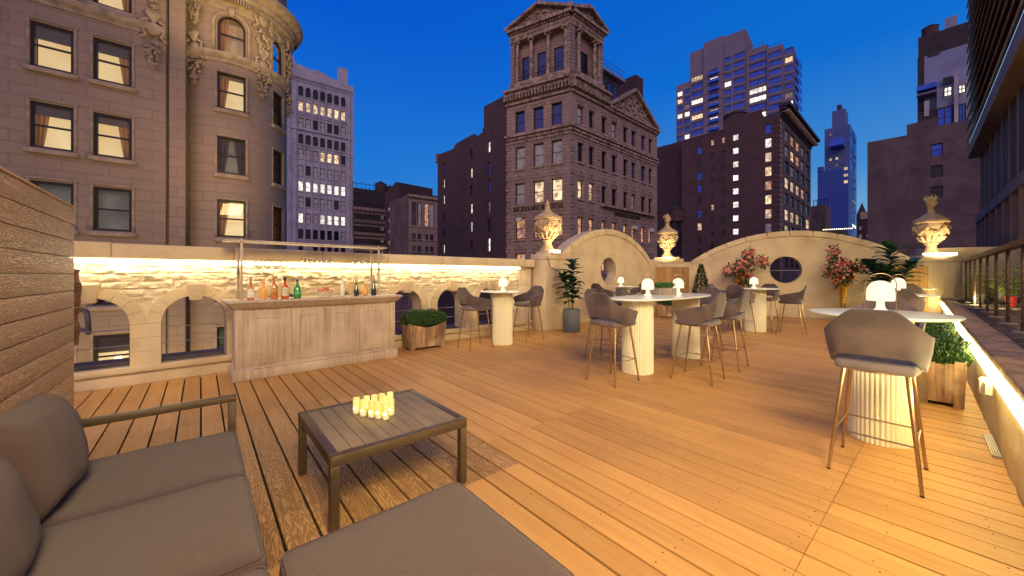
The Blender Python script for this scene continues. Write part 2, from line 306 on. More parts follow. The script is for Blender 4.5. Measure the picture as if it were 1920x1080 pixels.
# deck boards: long grain, per board tone, and a darker wood-grain patch round the lounge (u<1.885, v>2.16)
def boardmat(name,patch):
    m=bpy.data.materials.new(name); m.use_nodes=True; t=m.node_tree; p=t.nodes['Principled BSDF']; nn=t.nodes.new; lk=t.links.new
    tcn=nn('ShaderNodeTexCoord'); g=nn('ShaderNodeNewGeometry'); rnd=g.outputs['Random Per Island']
    cmb=nn('ShaderNodeCombineXYZ'); [lk(rnd,cmb.inputs[k]) for k in range(3)]
    off=nn('ShaderNodeVectorMath'); off.operation='MULTIPLY_ADD'; off.inputs[1].default_value=(31,47,13); lk(cmb.outputs[0],off.inputs[0]); lk(tcn.outputs['Object'],off.inputs[2])
    mp=nn('ShaderNodeMapping'); mp.inputs['Scale'].default_value=(9,1.0,9) ; lk(off.outputs[0],mp.inputs[0])
    n1=nn('ShaderNodeTexNoise'); n1.inputs['Scale'].default_value=1.15 if patch else 1.5; n1.inputs['Detail'].default_value=3; n1.inputs['Distortion'].default_value=.3; lk(mp.outputs[0],n1.inputs['Vector'])
    mu=nn('ShaderNodeMath'); mu.operation='MULTIPLY'; mu.inputs[1].default_value=21 if patch else 24; lk(n1.outputs[0],mu.inputs[0])
    fr=nn('ShaderNodeMath'); fr.operation='PINGPONG'; fr.inputs[1].default_value=.5; lk(mu.outputs[0],fr.inputs[0])      # contour rings = cathedral grain
    ring=maprange(t,fr.outputs[0],.02,.32)
    n2=nn('ShaderNodeTexNoise'); n2.inputs['Scale'].default_value=2.0; n2.inputs['Detail'].default_value=6; mp2=nn('ShaderNodeMapping'); mp2.inputs['Scale'].default_value=(14,.7,14); lk(off.outputs[0],mp2.inputs[0]); lk(mp2.outputs[0],n2.inputs['Vector'])
    n3=nn('ShaderNodeTexNoise'); n3.inputs['Scale'].default_value=.8; n3.inputs['Detail'].default_value=5; lk(tcn.outputs['Object'],n3.inputs['Vector'])
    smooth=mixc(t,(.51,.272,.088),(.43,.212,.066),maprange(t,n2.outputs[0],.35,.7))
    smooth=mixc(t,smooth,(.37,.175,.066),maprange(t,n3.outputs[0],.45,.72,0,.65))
    grained=mixc(t,(.43,.245,.11),(.33,.18,.075),maprange(t,n2.outputs[0],.3,.7)); grained=mixc(t,(.23,.115,.047),grained,ring)
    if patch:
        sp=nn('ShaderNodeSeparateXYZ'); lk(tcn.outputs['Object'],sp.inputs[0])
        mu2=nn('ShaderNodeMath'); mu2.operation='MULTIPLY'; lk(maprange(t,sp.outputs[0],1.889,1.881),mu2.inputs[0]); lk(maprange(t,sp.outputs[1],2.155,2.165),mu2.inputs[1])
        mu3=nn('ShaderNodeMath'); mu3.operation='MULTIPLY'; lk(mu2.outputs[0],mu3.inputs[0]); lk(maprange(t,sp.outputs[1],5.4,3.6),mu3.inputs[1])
        msk=mu3.outputs[0]; col=mixc(t,smooth,grained,msk)
    else:
        grained=mixc(t,(.74,.48,.24),(.63,.39,.185),maprange(t,n2.outputs[0],.3,.7)); col=mixc(t,(.38,.22,.105),grained,ring); msk=None
    hs=nn('ShaderNodeHueSaturation'); lk(col,hs.inputs['Color']); lk(maprange(t,rnd,0,1,.86,1.12),hs.inputs['Value']); lk(hs.outputs[0],p.inputs['Base Color'])
    p.inputs['Roughness'].default_value=.55; p.inputs['Specular IOR Level'].default_value=.35
    b=nn('ShaderNodeBump'); b.inputs['Distance'].default_value=.006; lk(ring,b.inputs['Height']); lk(b.outputs[0],p.inputs['Normal'])
    if msk is not None: lk(maprange(t,msk,0,1,.10,.75),b.inputs['Strength'])
    else: b.inputs['Strength'].default_value=.7
    return m
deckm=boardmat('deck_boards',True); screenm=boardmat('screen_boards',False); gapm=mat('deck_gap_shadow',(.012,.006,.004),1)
D1=50.; DF=Face((0,0),ang=D1)      # deck frame: u along the room, v (=local y) across it
def U(u,v,z=0): return DF.w(u,v,z)
GZ=-22.
# ---------------------------------------------------------------- ground, roofs, deck
o=build('ground',MB().box(-1500,1500,-1500,1500,GZ-.5,GZ),asphalt); o['kind']='structure'
PW0=(-5.4,4.6); LW=Face(PW0,ang=47.5)
body=MB().prism([U(-6,-.55).xy,U(18,.95).xy,(13.0,11.6),(6.3,14.95),U(-6,7.4).xy][:5],GZ,-.16)
o=build('host_building',body,dbrick2); tag(o,'dark brick building under the wooden roof deck','building')
mb=MB(); pitch=.172; joints=[-.62,.5,2.6,4.75,6.9,7.75]
nl=MB()
for k in range(-24,105):
    u0=k*pitch+.003; u1=u0+pitch-.0112
    v1=7.35 if u0<14 else 7.35-(u0-14)*2.4
    j=[joints[0] if u0<3 else -.62+ (u0-3)*.045]+[q+(random.choice((-.02,-.37,.33)) if (random.random()<.25 and q>4) else 0) for q in joints[1:5]]+[v1]
    for a,b in zip(j[:-1],j[1:]):
        b=min(b,v1)
        if b-a<.1: continue
        z=random.uniform(-.0015,.0015); e=.003
        if k<=13 or u0>0: mb.box(u0+(0.004 if u0<1.9 else 0),u1,a+.0015,b-.0015,-.03,z)
        q=a+.05
        while q<b:
            for uu in (u0+.032,u1-.032):
                if random.random()<.75 and u0<13:
                    s=random.uniform(.0035,.0058); x=uu+random.uniform(-.006,.006); y=q+random.uniform(-.02,.02)
                    nl.add([(x+s*math.cos(t*PI/3),y+s*math.sin(t*PI/3),z+.0012) for t in range(6)],[(0,1,2,3,4,5)])
            q+= .41
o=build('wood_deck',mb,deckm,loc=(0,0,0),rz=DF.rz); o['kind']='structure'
n_=build('deck_screws',nl,gapm,parent=o); n_['kind']='structure'
o=build('deck_substructure',MB().box(-4.3,18.2,-.6,7.6,-.155,-.05),gapm,rz=DF.rz); o['kind']='structure'
# ---------------------------------------------------------------- left parapet wall with arches
LWT=thing('parapet_wall','long cream painted stone parapet with arched openings and glowing strip under its coping','wall',LW.w(0,0,0),LW.rz)
AC=[-1.0,.10,1.12,2.2,3.28,4.37,5.46,6.56]; AR=.36; ZS=.80; ZB=.24; T0=.36; S1=8.02
def in_arch(s,z,ex=0):
    for c in AC:
        if abs(s-c)<AR+ex and z>ZB-ex and (z<ZS or (s-c)**2+(z-ZS)**2<(AR+ex)**2): return True
    return False
def wallgrid(s0,s1,z0,z1,d,amp,hole):
    ns=int((s1-s0)/d); nz=int((z1-z0)/d); mb=MB(); idx={}
    vs=[];fs=[]
    for j in range(nz+1):
        for i in range(ns+1):
            s=s0+(s1-s0)*i/ns; z=z0+(z1-z0)*j/nz
            vs.append((s,-amp(s,z),z))
    for j in range(nz):
        for i in range(ns):
            s=s0+(s1-s0)*(i+.5)/ns; z=z0+(z1-z0)*(j+.5)/nz
            if hole(s,z): continue
            a=j*(ns+1)+i; fs.append((a,a+1,a+ns+2,a+ns+1))
    return mb.add(vs,fs)
def amp(s,z):
    a=.050*max(0,min(1,(z-.95)/.3)); a=max(a,.010)
    if s>7.5: a*=.25
    zz=z+.018*noise.noise(Vector((s*1.3,z*2,5))); row=math.floor(zz/.098); fz=(zz/.098)%1
    bl=.34+.10*noise.noise(Vector((row*5.3,0,2))); fs=((s+row*.173+.05*noise.noise(Vector((s*3,row,1))))/bl); ib=math.floor(fs); fs-=ib
    edge=min(min(fz,1-fz)*.098,min(fs,1-fs)*bl)
    blk_=noise.noise(Vector((ib*3.7+row*9.1,row*5.9,4.2)))
    v=.5+.45*blk_+.55*noise.noise(Vector((s*7,z*11,row*2.3)))+.38*noise.noise(Vector((s*17,z*24,ib)))+.22*noise.noise(Vector((s*38,z*52,3)))
    d=a*max(.05,min(1.25,v))
    if z>.9: d*=min(1,.22+edge/.016)
    return d
g=wallgrid(-2.2,S1,.0,1.68,.0165,amp,lambda s,z:in_arch(s,z,.05))
build('stone_face',g,creamrough,LWT,smooth=60)
# core: solid wall behind with openings
core=MB()
xs=[-2.2]
for c in AC: xs+=[c-AR-.06,c+AR+.06]
xs.append(S1)
xs=sorted(x for x in xs if x>=-2.2)
segs=[(-2.2,AC[0]-AR-.06)]+[(AC[i]+AR+.06,AC[i+1]-AR-.06) for i in range(len(AC)-1)]+[(AC[-1]+AR+.06,S1)]
for a,b in segs: core.box(a,b,.012,T0,-.05,1.22)
core.box(-2.2,S1,.012,T0,1.22,1.66); core.box(-2.2,S1,.012,T0,-.3,.2)
build('wall_core',core,cream,LWT)
def arch_pts(r,c,n=18,zb=ZB):
    return [(c-r,zb)]+[(c-r*math.cos(PI*k/n),ZS+r*math.sin(PI*k/n)) for k in range(n+1)]+[(c+r,zb)]
for ai,c in enumerate(AC):
    inn=arch_pts(AR,c); out=arch_pts(AR+.15,c); n=len(inn); mb=MB()
    def lp_(p,q,f): return (p[0]+(q[0]-p[0])*f,p[1]+(q[1]-p[1])*f)
    for i in range(n-1):
        a,b=inn[i],inn[i+1]; A,B=out[i],out[i+1]
        mb.add([(a[0],-.03,a[1]),(b[0],-.03,b[1]),(a[0],T0+.01,a[1]),(b[0],T0+.01,b[1])],[(0,2,3,1)])
    blocks=[]
    for (i0,sd) in ((0,1),(n-2,-1)):
        for q in range(3): blocks.append((lp_(inn[i0],inn[i0+1],q/3),lp_(inn[i0],inn[i0+1],(q+1)/3),lp_(out[i0],out[i0+1],q/3),lp_(out[i0],out[i0+1],(q+1)/3)))
    for i in range(1,n-2,2): blocks.append((inn[i],inn[i+2],out[i],out[i+2],inn[i+1],out[i+1]))
    for bk in blocks:
        g=.0016; a,b,A,B=bk[:4]; L2_=max(.02,math.hypot(b[0]-a[0],b[1]-a[1])); f=g/L2_; pr=-.034-random.uniform(0,.006)
        a2,b2=lp_(a,b,f),lp_(b,a,f); A2,B2=lp_(A,B,f),lp_(B,A,f)
        pi=[a2]+([bk[4]] if len(bk)>4 else [])+[b2]; po=[A2]+([bk[5]] if len(bk)>4 else [])+[B2]; m_=len(pi)
        for k in range(m_-1):
            p,q,P,Q=pi[k],pi[k+1],po[k],po[k+1]
            mb.add([(p[0],pr,p[1]),(q[0],pr,q[1]),(Q[0],pr,Q[1]),(P[0],pr,P[1]),(p[0],.0,p[1]),(q[0],.0,q[1]),(Q[0],.03,Q[1]),(P[0],.03,P[1])],[(0,1,2,3),(0,4,5,1),(3,2,6,7)])
        for (p,P) in ((pi[0],po[0]),(pi[-1],po[-1])): mb.add([(p[0],pr,p[1]),(P[0],pr,P[1]),(P[0],.03,P[1]),(p[0],.03,p[1])],[(0,1,2,3)])
    build('arch_surround',mb,cream,LWT,smooth='raw')
    k=MB().slab([(c-.065,1.10),(c+.065,1.10),(c+.10,1.33),(c-.10,1.33)],-.15,.1); build('keystone',k,cream,LWT,bevel=.004)
build('window_sill_ledge',MB().box(-2.2,S1,-.075,.02,.165,.245),cream,LWT,bevel=.006)
build('base_course',MB().box(-2.2,S1,-.035,.02,-.04,.13),cream,LWT,bevel=.004)
mb=MB(); x=-2.2
while x<S1:
    x2=min(S1,x+1.22+random.uniform(-.05,.05)); dz=random.uniform(-.006,.006)
    mb.box(x+.004,x2-.004,-.165,T0+.06,1.665,1.862+dz); x=x2
build('coping',mb,cream,LWT,bevel=.008)
build('coping_joint_mortar',MB().box(-2.2,S1,-.155,T0+.05,1.67,1.85),stonetrim,LWT)
build('led_strip',MB().box(-2.0,7.47,-.15,-.115,1.612,1.645),led,LWT,bevel=.012)
build('outer_flashing',MB().add([(-2.2,.37,.25),(S1,.37,.25),(S1,.66,.26),(-2.2,.66,.26),(-2.2,.37,.12),(S1,.37,.12),(S1,.66,.15),(-2.2,.66,.15)],[(0,1,2,3),(4,5,6,7),(0,1,5,4),(2,3,7,6),(0,3,7,4),(1,2,6,5)]),slateled,LWT)
for z in (.72,.50): build('guard_cable',MB().tube([(-2.2,.2,z),(3,.2,z-.012),(S1,.2,z)],.005,6),cable,LWT)
# ---------------------------------------------------------------- pillars
def pillar(loc,rz,w,d,h,label,groups='cream pillars carrying urns',cap=True):
    t=thing('pillar',label,'pillar',loc,rz,groups)
    build('shaft',MB().box(0,w,0,d,-.1,h-.16),cream,t,bevel=.012)
    build('cap',MB().box(-.015,w+.015,-.015,d+.015,h-.155,h),cream,t,bevel=.01)
    build('plinth',MB().box(.12,w-.12,.02,d-.04,h,h+.07),cream,t,bevel=.01); return t
PF=Face((.878,9.69),ang=50)
pillar(PF.w(0,0),PF.rz,.72,.55,2.02,'cream pillar at the right end of the glowing parapet')
tag(build('wall_conduit',MB().tube([(.93,9.66,1.93),(1.0,9.70,1.66),(1.18,9.85,1.60),(1.38,10.0,1.60),(1.44,10.02,1.50)],.012,8),pipem,smooth=60),'thin rusty conduit bent over the face of the left pillar','conduit')
W1=Face((.58,10.08),ang=49.3); W2=Face((6.14,14.73),q=(12.5,11.59))
# ---------------------------------------------------------------- gable walls with round windows
def gable(face,label,s0,s1,c,zapex,rad,zlow,pc,pz,pr,bars):
    t=thing('gable_wall',label,'wall',face.w(0,0),face.rz,'arched cream gable walls'); th=.34
    def top(s):
        v=rad*rad-(s-c)**2
        return max(zlow,zapex-rad+math.sqrt(v)) if v>0 else zlow
    n=72; mb=MB(); N2=40
    # outline polygon split by hole: build columns left, ring around hole, right
    def quadcol(a,b,z0a,z0b,z1a,z1b,y):
        mb.add([(a,y,z0a),(b,y,z0b),(b,y,z1b),(a,y,z1a)],[(0,1,2,3)])
    for y in (0,th):
        for k in range(n):
            a=s0+(s1-s0)*k/n; b=s0+(s1-s0)*(k+1)/n
            if b<=pc-pr-1e-6 or a>=pc+pr: 
                if b>pc-pr: b=b
                quadcol(a,b,-.1,-.1,top(a),top(b),y)
            elif a<pc-pr: quadcol(a,pc-pr,-.1,-.1,top(a),top(pc-pr),y)
            if a<pc+pr<b: quadcol(pc+pr,b,-.1,-.1,top(pc+pr),top(b),y)
        for k in range(N2):
            a=pc-pr*math.cos(PI*k/N2); b=pc-pr*math.cos(PI*(k+1)/N2); ha=math.sqrt(max(0,pr*pr-(a-pc)**2)); hb=math.sqrt(max(0,pr*pr-(b-pc)**2))
            quadcol(a,b,-.1,-.1,pz-ha,pz-hb,y); quadcol(a,b,pz+ha,pz+hb,top(a),top(b),y)
    for k in range(n):
        a=s0+(s1-s0)*k/n; b=s0+(s1-s0)*(k+1)/n; mb.add([(a,0,top(a)),(b,0,top(b)),(b,th,top(b)),(a,th,top(a))],[(0,1,2,3)])
    for k in range(64):
        q=2*PI*k/64; r=2*PI*(k+1)/64; mb.add([(pc+pr*math.cos(q),0,pz+pr*math.sin(q)),(pc+pr*math.cos(r),0,pz+pr*math.sin(r)),(pc+pr*math.cos(r),th,pz+pr*math.sin(r)),(pc+pr*math.cos(q),th,pz+pr*math.sin(q))],[(0,1,2,3)])
    build('wall_face',mb,cream,t,smooth='raw')
    # coping blocks following the curve
    cp=MB(); th0=math.acos(min(1,max(-1,(zlow-(zapex-rad))/rad))); nb=max(6,int(2*th0*rad/.62))
    for k in range(nb):
        a=-th0+2*th0*k/nb+.0035; b=-th0+2*th0*(k+1)/nb-.0035; m=4
        for q in range(m):
            p=a+(b-a)*q/m; r=a+(b-a)*(q+1)/m; zc=zapex-rad
            V=[(c+(rad+dr)*math.sin(w_),y,zc+(rad+dr)*math.cos(w_)) for w_ in (p,r) for dr in (-.15,.03) for y in (-.035,th+.05)]
            cp.add(V,[(0,1,3,2),(4,6,7,5),(0,4,5,1),(2,3,7,6),(0,2,6,4),(1,5,7,3)])
    build('coping',cp,cream,t)
    rr=MB()
    pts=[(pc+(pr+.0)*math.cos(2*PI*k/48),.0,pz+(pr+.0)*math.sin(2*PI*k/48)) for k in range(49)]; rr.tube(pts,.014,6,cap=False); build('porthole_rim',rr,cream,t,smooth=60)
    for z in bars: h=math.sqrt(pr*pr-(z-pz)**2); build('porthole_bar',MB().tube([(pc-h,.15,z),(pc+h,.15,z)],.009,6),cable,t)
    return t
gable(W1,'left arched gable wall with a narrow looking round opening beside the fig plant',.3,7.52,3.60,2.95,3.83,1.96,3.47,1.60,.44,[1.62])
gable(W2,'wide arched gable wall between the two flower stands with a round opening',-.05,7.4,3.97,2.97,5.2,1.96,3.87,1.64,.475,[1.62])
CP=(5.75,14.05)
pillar(W2.w(-.55,-.30),W2.rz,1.15,.8,2.08,'low broad pillar in the far corner behind the cedar box')
PR=Face((12.22,11.38),ang=138)
pillar(W2.w(7.12,-.28),W2.rz,.95,.95,2.0,'cream pillar at the far right end beside the railing')
tag(build('boundary_wall',MB().box(7.6,14.5,.75,1.1,-.2,2.32),cream,loc=W2.w(0,0),rz=W2.rz,bevel=.01),'plain cream wall running behind the right pillar and railing','wall')
def boxfence(loc,rz,w,d,h,label):
    t=thing('plank_enclosure',label,'wooden box',loc,rz,'cedar plank enclosures'); mb=MB(); n=int(w/.14)
    for k in range(n): mb.box(w*k/n+.002,w*(k+1)/n-.002,0,.02,0,h)
    m=int(d/.14)
    for k in range(m):
        mb.box(-.021,-.001,d*k/m+.022,d*(k+1)/m-.002,0,h); mb.box(w+.001,w+.021,d*k/m+.022,d*(k+1)/m-.002,0,h)
    build('planks',mb,cedar,t); build('top_rail',MB().box(-.02,w+.02,0.0,.06,h+.001,h+.025),cedar,t); return t
boxfence(W2.w(-.75,-.62),W2.rz,1.55,.3,1.74,'cedar plank box below the far corner urn')
boxfence(W2.w(6.5,-.62),W2.rz,.7,.5,1.70,'cedar plank box at the foot of the right pillar behind the big leaved plant')
# ---------------------------------------------------------------- urns
def leafy(mb,c,r,n,s=.03):
    for k in range(n):
        a=random.uniform(0,2*PI); mb.ball((c[0]+r*math.cos(a),c[1]+r*math.sin(a),c[2]+random.uniform(-s,s)),random.uniform(.018,.035),6)
def make_urn(label,loc,sc=1,rz=0,flame=True):
    t=thing('stone_urn',label,'urn',loc,rz,'carved stone urns lit from below')
    prof=[(.02,0),(.165,0),(.17,.03),(.15,.05),(.115,.08),(.09,.13),(.085,.17),(.115,.19),(.125,.205),(.10,.22),(.13,.25),(.19,.31),(.235,.39),(.255,.47),(.262,.52),(.25,.55),(.285,.565),(.292,.585),(.285,.60)]
    def wob(i,k,n): return .018*math.cos(k*2*PI/n*16) if 9<i<14 else 0
    b=MB().lathe([(r*sc,z*sc) for r,z in prof],64,wob=wob); build('bowl',b,urnm,t,smooth=50)
    lid=[(.29,.602),(.27,.62),(.20,.66),(.13,.70),(.085,.735),(.055,.77),(.05,.80),(.068,.815),(.045,.83),(.02,.84)]
    build('lid',MB().lathe([(r*sc,z*sc) for r,z in lid],64,wob=lambda i,k,n:(.03*math.cos(k*2*PI/n*18) if 0<i<5 else 0)),urnm,t,smooth=50)
    g=MB()
    for q in range(6):
        a0=q*PI/3
        for k in range(11):
            f=(k-5)/5; a=a0+f*.5; z=(.46-.075*(1-f*f)+.045*abs(f))*sc; r=.255*sc
            for _ in range(2): g.ball((r*math.cos(a)+random.uniform(-.01,.01),r*math.sin(a)+random.uniform(-.01,.01),z+random.uniform(-.018,.018)),random.uniform(.017,.03)*sc,6)
        g.ball((.262*sc*math.cos(a0+.52),.262*sc*math.sin(a0+.52),.48*sc),.045*sc,8,(1,1,1.2))
    build('garland',g,urnm,t,smooth=60)
    l=MB()
    for q in range(14):
        a=q*2*PI/14; ca,sa=math.cos(a),math.sin(a)
        l.tube([(r*sc*ca,r*sc*sa,z*sc) for r,z in ((.11,.225),(.165,.27),(.205,.315),(.235,.325))],[.012*sc,.03*sc,.028*sc,.008*sc],6)
    build('acanthus_leaves',l,urnm,t,smooth=60)
    f=MB()
    if flame:
        f.ball((0,0,.93*sc),.088*sc,10,(1,1,1.35))
        for q in range(16):
            a=random.uniform(0,2*PI); r=.072*sc; z=random.uniform(.86,.98)*sc
            f.tube([(r*math.cos(a),r*math.sin(a),z),(1.3*r*math.cos(a+.3),1.3*r*math.sin(a+.3),z+.05*sc),(r*.9*math.cos(a+.5),r*.9*math.sin(a+.5),z+.10*sc)],[.018*sc,.022*sc,.003],5)
        f.tube([(0,0,1.0*sc),(.01,0,1.07*sc)],[.04*sc,.004],6)
    else: f.lathe([(.03,.835),(.038,.87),(.02,.885),(.03,.91),(.012,.93)],16) if sc==1 else f.lathe([(.03*sc,.835*sc),(.038*sc,.87*sc),(.012*sc,.93*sc)],16)
    build('finial',f,urnm,t,smooth=60); return t
u1=PF.w(.34,.27,2.09); make_urn('urn with a short knob finial on the pillar beside the parapet',u1,1.35,0,False).scale.z=1.12
u2=W2.w(.02,.08,2.15); make_urn('urn with flame finial above the far corner',u2,1.36).scale.z=1.22
u3=W2.w(7.6,.2,2.07); make_urn('urn with flame finial on the right pillar beside the railing',u3,1.42).scale.z=1.24
def floodl(loc,rz,w,d,h,target,label,pw):
    t=thing('urn_floodlight',label,'floodlight',loc,rz,'floodlights lighting the urns')
    build('housing',MB().box(-w/2,w/2,-d/2,d/2,0,h*.35),whitep,t); build('lens',MB().box(-w/2+.01,w/2-.01,-d/2+.01,d/2-.01,h*.35+.001,h),floodglow,t,bevel=.004)
floodl(PF.w(.36,-.0,2.025),PF.rz,.30,.14,.10,u1,'white glowing floodlight on the left pillar',30)
floodl(W2.w(.03,-.3,2.085),W2.rz,.40,.16,.05,u2,'glowing floodlight under the far corner urn',30)
floodl(W2.w(7.62,-.22,2.005),W2.rz,.72,.14,.12,u3,'long glowing floodlight on the right pillar',30)
lamp('urn_spot',PF.w(.36,-.40,2.14),11,(1,.74,.36),.12,tuple(u1+Vector((0,0,.7))),spread=130)
lamp('urn_spot',W2.w(.05,-.72,2.16),15,(1,.74,.36),.12,tuple(u2+Vector((0,0,.6))),spread=130)
lamp('urn_spot',W2.w(7.62,-.62,2.12),17,(1,.74,.36),.12,tuple(u3+Vector((0,0,.6))),spread=130)
# ---------------------------------------------------------------- right parapet
RP=Face((13.0,11.2),ang=227.8); RL_=14.9+7
PT=thing('parapet_wall','low cream parapet on the right side with a bright strip light along it','wall',RP.w(0,0),RP.rz)
build('wall_face',wallgrid(0,RL_,-.06,.70,.05,lambda s,z:.006+.010*noise.noise(Vector((s*5,z*7,4)))+(.02*abs(noise.noise(Vector((s*3,z*5,8)))) if z>.35 and s<8 else 0),lambda s,z:False),cream,PT,smooth=60)
build('wall_core',MB().box(0,RL_,.01,.22,-.3,.70),cream,PT)
mb=MB(); x=0
while x<RL_:
    x2=x+random.uniform(.7,1.1); mb.box(x+.004,x2-.004,-.035,.20,.70,.775+random.uniform(-.008,.008)); x=x2
build('coping',mb,stonecop,PT,bevel=.015)
build('led_strip',MB().box(.3,RL_,-.062,-.037,.61,.65),led2,PT,bevel=.01)
k=RP.sz(1868,800)[0]
jb=thing('junction_box','white plastic junction box on the right parapet under the strip light','junction box',RP.w(k,-.0,.42),RP.rz)
build('box',MB().box(-.07,.07,-.085,-.025,0,.13),whitep,jb,bevel=.006); build('lid',MB().box(-.06,.06,-.094,-.086,.01,.12),whitep,jb,bevel=.003); build('connector',MB().box(.085,.20,-.075,-.035,.03,.12),whitep,jb,bevel=.006)
k0=RP.sz(1862,830)[0]; 
mb=MB()
for q in range(5): mb.box(0,.62,-.10+q*.013,-.092+q*.013,.004,.02)
tag(build('linear_drain',mb,cable,loc=RP.w(k0,.045,0),rz=RP.rz),'narrow grey metal strip grille lying at the foot of the right parapet','drain')
# roof beyond and railing
o=build('gravel_roof',MB().box(-3,RL_+6,.202,9.5,.3,.72),gravelm,loc=RP.w(0,0),rz=RP.rz); o['kind']='structure'
RT=thing('cable_railing','brown metal railing with horizontal steel cables on the gravel roof','railing',RP.w(0,0),RP.rz)
for q in range(14):
    s=.15+q*1.28-.02
    pb=build('post',MB().box(s-.035,s+.035,.432,.468,.725,1.83),metaldark,RT,bevel=.004); build('base_plate',MB().box(s-.09,s+.09,.36,.54,.722,.73),cable,pb)
for z in [.85+.104*k for k in range(9)]: build('cable',MB().tube([(.1,.45,z),(17.6,.45,z)],.0045,5),cable,RT)
build('top_rail',MB().box(.0,17.8,.385,.515,1.831,1.872),cedar if 0 else metaldark,RT,bevel=.006)
build('handrail',MB().box(.0,17.8,.38,.52,1.873,1.90),mat('handrail_wood',(.22,.11,.06),.6,c2=(.14,.07,.04),scale=6,stretch=(.3,8,8)),RT,bevel=.006)
# ---------------------------------------------------------------- wood privacy screen
SF=Face(U(-.83,1.0).xy,q=U(-.83,4.83).xy)
SC=thing('privacy_screen','tall privacy screen of horizontal wood grain boards behind the sofa','screen',SF.w(0,0),SF.rz)
mb=MB()
for k in range(14): mb.box(-.6,3.83,0,.025,.06+k*.14+.0035,.06+(k+1)*.14-.0035)
so_=build('boards',mb,screenm,SC,bevel=.003,loc=(0,0,0))
build('frame',MB().box(-.55,3.79,.026,.07,.0,2.0),metaldark,SC); build('top_cap',MB().box(-.6,3.835,-.008,.07,2.021,2.035),screenm,SC)
# rotate the grain of the screen boards so that it runs along them
sw=screenm.node_tree
for l in list(sw.links):
    if l.from_node.type=='TEX_COORD' and l.to_node.type=='VECT_MATH':
        mpp=sw.nodes.new('ShaderNodeMapping'); mpp.inputs['Rotation'].default_value=(0,0,R(90)); fs=l.from_socket; ts=l.to_socket; sw.links.new(fs,mpp.inputs[0]); sw.links.new(mpp.outputs[0],ts)
pp=thing('drain_pipe','grey brown bent metal pipe rail standing beside the screen edge','pipe',(-5.05,4.42,0))
build('pipe',MB().tube([(-5.55,4.62,.62),(-5.25,4.50,.60),(-5.13,4.45,.57),(-5.08,4.42,.50),(-5.06,4.42,.30),(-5.05,4.42,.06)],.052,14),pipem,pp,smooth=60)
build('lower_rail',MB().tube([(-5.05,4.42,.07),(-5.3,4.55,.12),(-5.9,4.7,.2)],.045,12),pipem,pp,smooth=60)
cl=MB(); 
for k in range(26):
    z=.62+.9*k/25; x=-5.17-.012*math.sin(k*.9); r=.028+.016*abs(math.sin(k*.7+math.sin(k)))+.06*max(0,(z-1.0))*max(0,1.55-z)*3
    if k: cl.tube([(px_,4.38,pz_),(x,4.38,z)],[pr_,r],12)
    px_,pz_,pr_=x,z,r
tag(build('folded_parasol',cl,brownfab,smooth=60),'brown folded canvas parasol half hidden behind the screen edge','parasol')
# ---------------------------------------------------------------- lounge
def soft(w,d,h,r,bul=.02,n=14,wr=0,seed=0):
    mb=MB(); vs={}; V=[];Fc=[]
    def key(p): return tuple(round(c,4) for c in p)
    def put(p):
        k=key(p)
        if k not in vs:
            x,y,z=p; hx,hy,hz=w/2,d/2,h/2
            q=Vector((x*hx,y*hy,z*hz)); i=Vector((max(-hx+r,min(hx-r,q.x)),max(-hy+r,min(hy-r,q.y)),max(-hz+r,min(hz-r,q.z))))
            dd=q-i
            if dd.length>1e-6: q=i+dd.normalized()*r
            b=bul*(1-x**4)*(1-y**4); q.z+= b*z*(1 if z>0 else .2)
            if wr: q+=Vector((0,0,1))*wr*noise.noise(Vector((x*2.2+seed,y*2.8,z)))+Vector((1,0,0))*wr*.4*noise.noise(Vector((seed,y*5,z*3)))
            vs[k]=len(V); V.append(q)
        return vs[k]
    L_=[math.sin(PI/2*(-1+2*k/n)) for k in range(n+1)]
    for ax in range(3):
        for sg in (-1,1):
            for i in range(n):
                for j in range(n):
                    c=[]
                    for a,b in ((L_[i],L_[j]),(L_[i+1],L_[j]),(L_[i+1],L_[j+1]),(L_[i],L_[j+1])):
                        p=[a,b]; p.insert(ax,sg); c.append(put(p))
                    Fc.append(tuple(c))
    mb.v=V; mb.f=Fc; return mb
def pipe(par,w,d,h,r):
    hx,hy=w/2-r*.3,d/2-r*.3; z=h/2-r*.22; c=.03; P=[]
    for sx_,sy_,a0 in ((1,1,0),(-1,1,PI/2),(-1,-1,PI),(1,-1,1.5*PI)):
        for k in range(5): a=a0+PI/2*k/4; P.append((sx_*(hx-c)+c*math.cos(a),sy_*(hy-c)+c*math.sin(a),z))
    P.append(P[0]); build('piping',MB().tube(P,.0038,6,cap=False),fabric,par,smooth=60)
sofa=thing('modular_sofa','three seat charcoal fabric sofa with loose cushions in front of the wood screen','sofa',U(-.3,2.4,0),DF.rz)
def su(u,v,z=0): return (u+.3,v-2.4,z)
fb=MB(); fb.box(*[su(-.78,0)[0],su(.15,0)[0]],su(0,.2)[1],su(0,3.22)[1],.10,.265)
build('frame',fb,metalbrown,sofa,bevel=.006)
for u,v in ((-.74,.25),(.11,.25),(-.74,3.17),(.11,3.17)): build('leg',MB().box(su(u-.025,0)[0],su(u+.025,0)[0],su(0,v-.025)[1],su(0,v+.025)[1],0,.099),metalbrown,sofa)
for i,(v0,v1) in enumerate(((2.385,3.165),(1.60,2.378),(.80,1.592))):
    c=su(-.255,(v0+v1)/2); sc0=build('seat_cushion',soft(.89,v1-v0-.004,.17,.05,.016,wr=.005,seed=i),fabric,sofa,loc=(c[0],c[1],.348-(.028 if i==0 else 0)),smooth=80)
    pipe(sc0,.89,v1-v0-.004,.17,.05)
a=MB()
x0,x1=su(-.80,0)[0],su(.19,0)[0]; y0,y1=su(0,3.24)[1],su(0,3.30)[1]
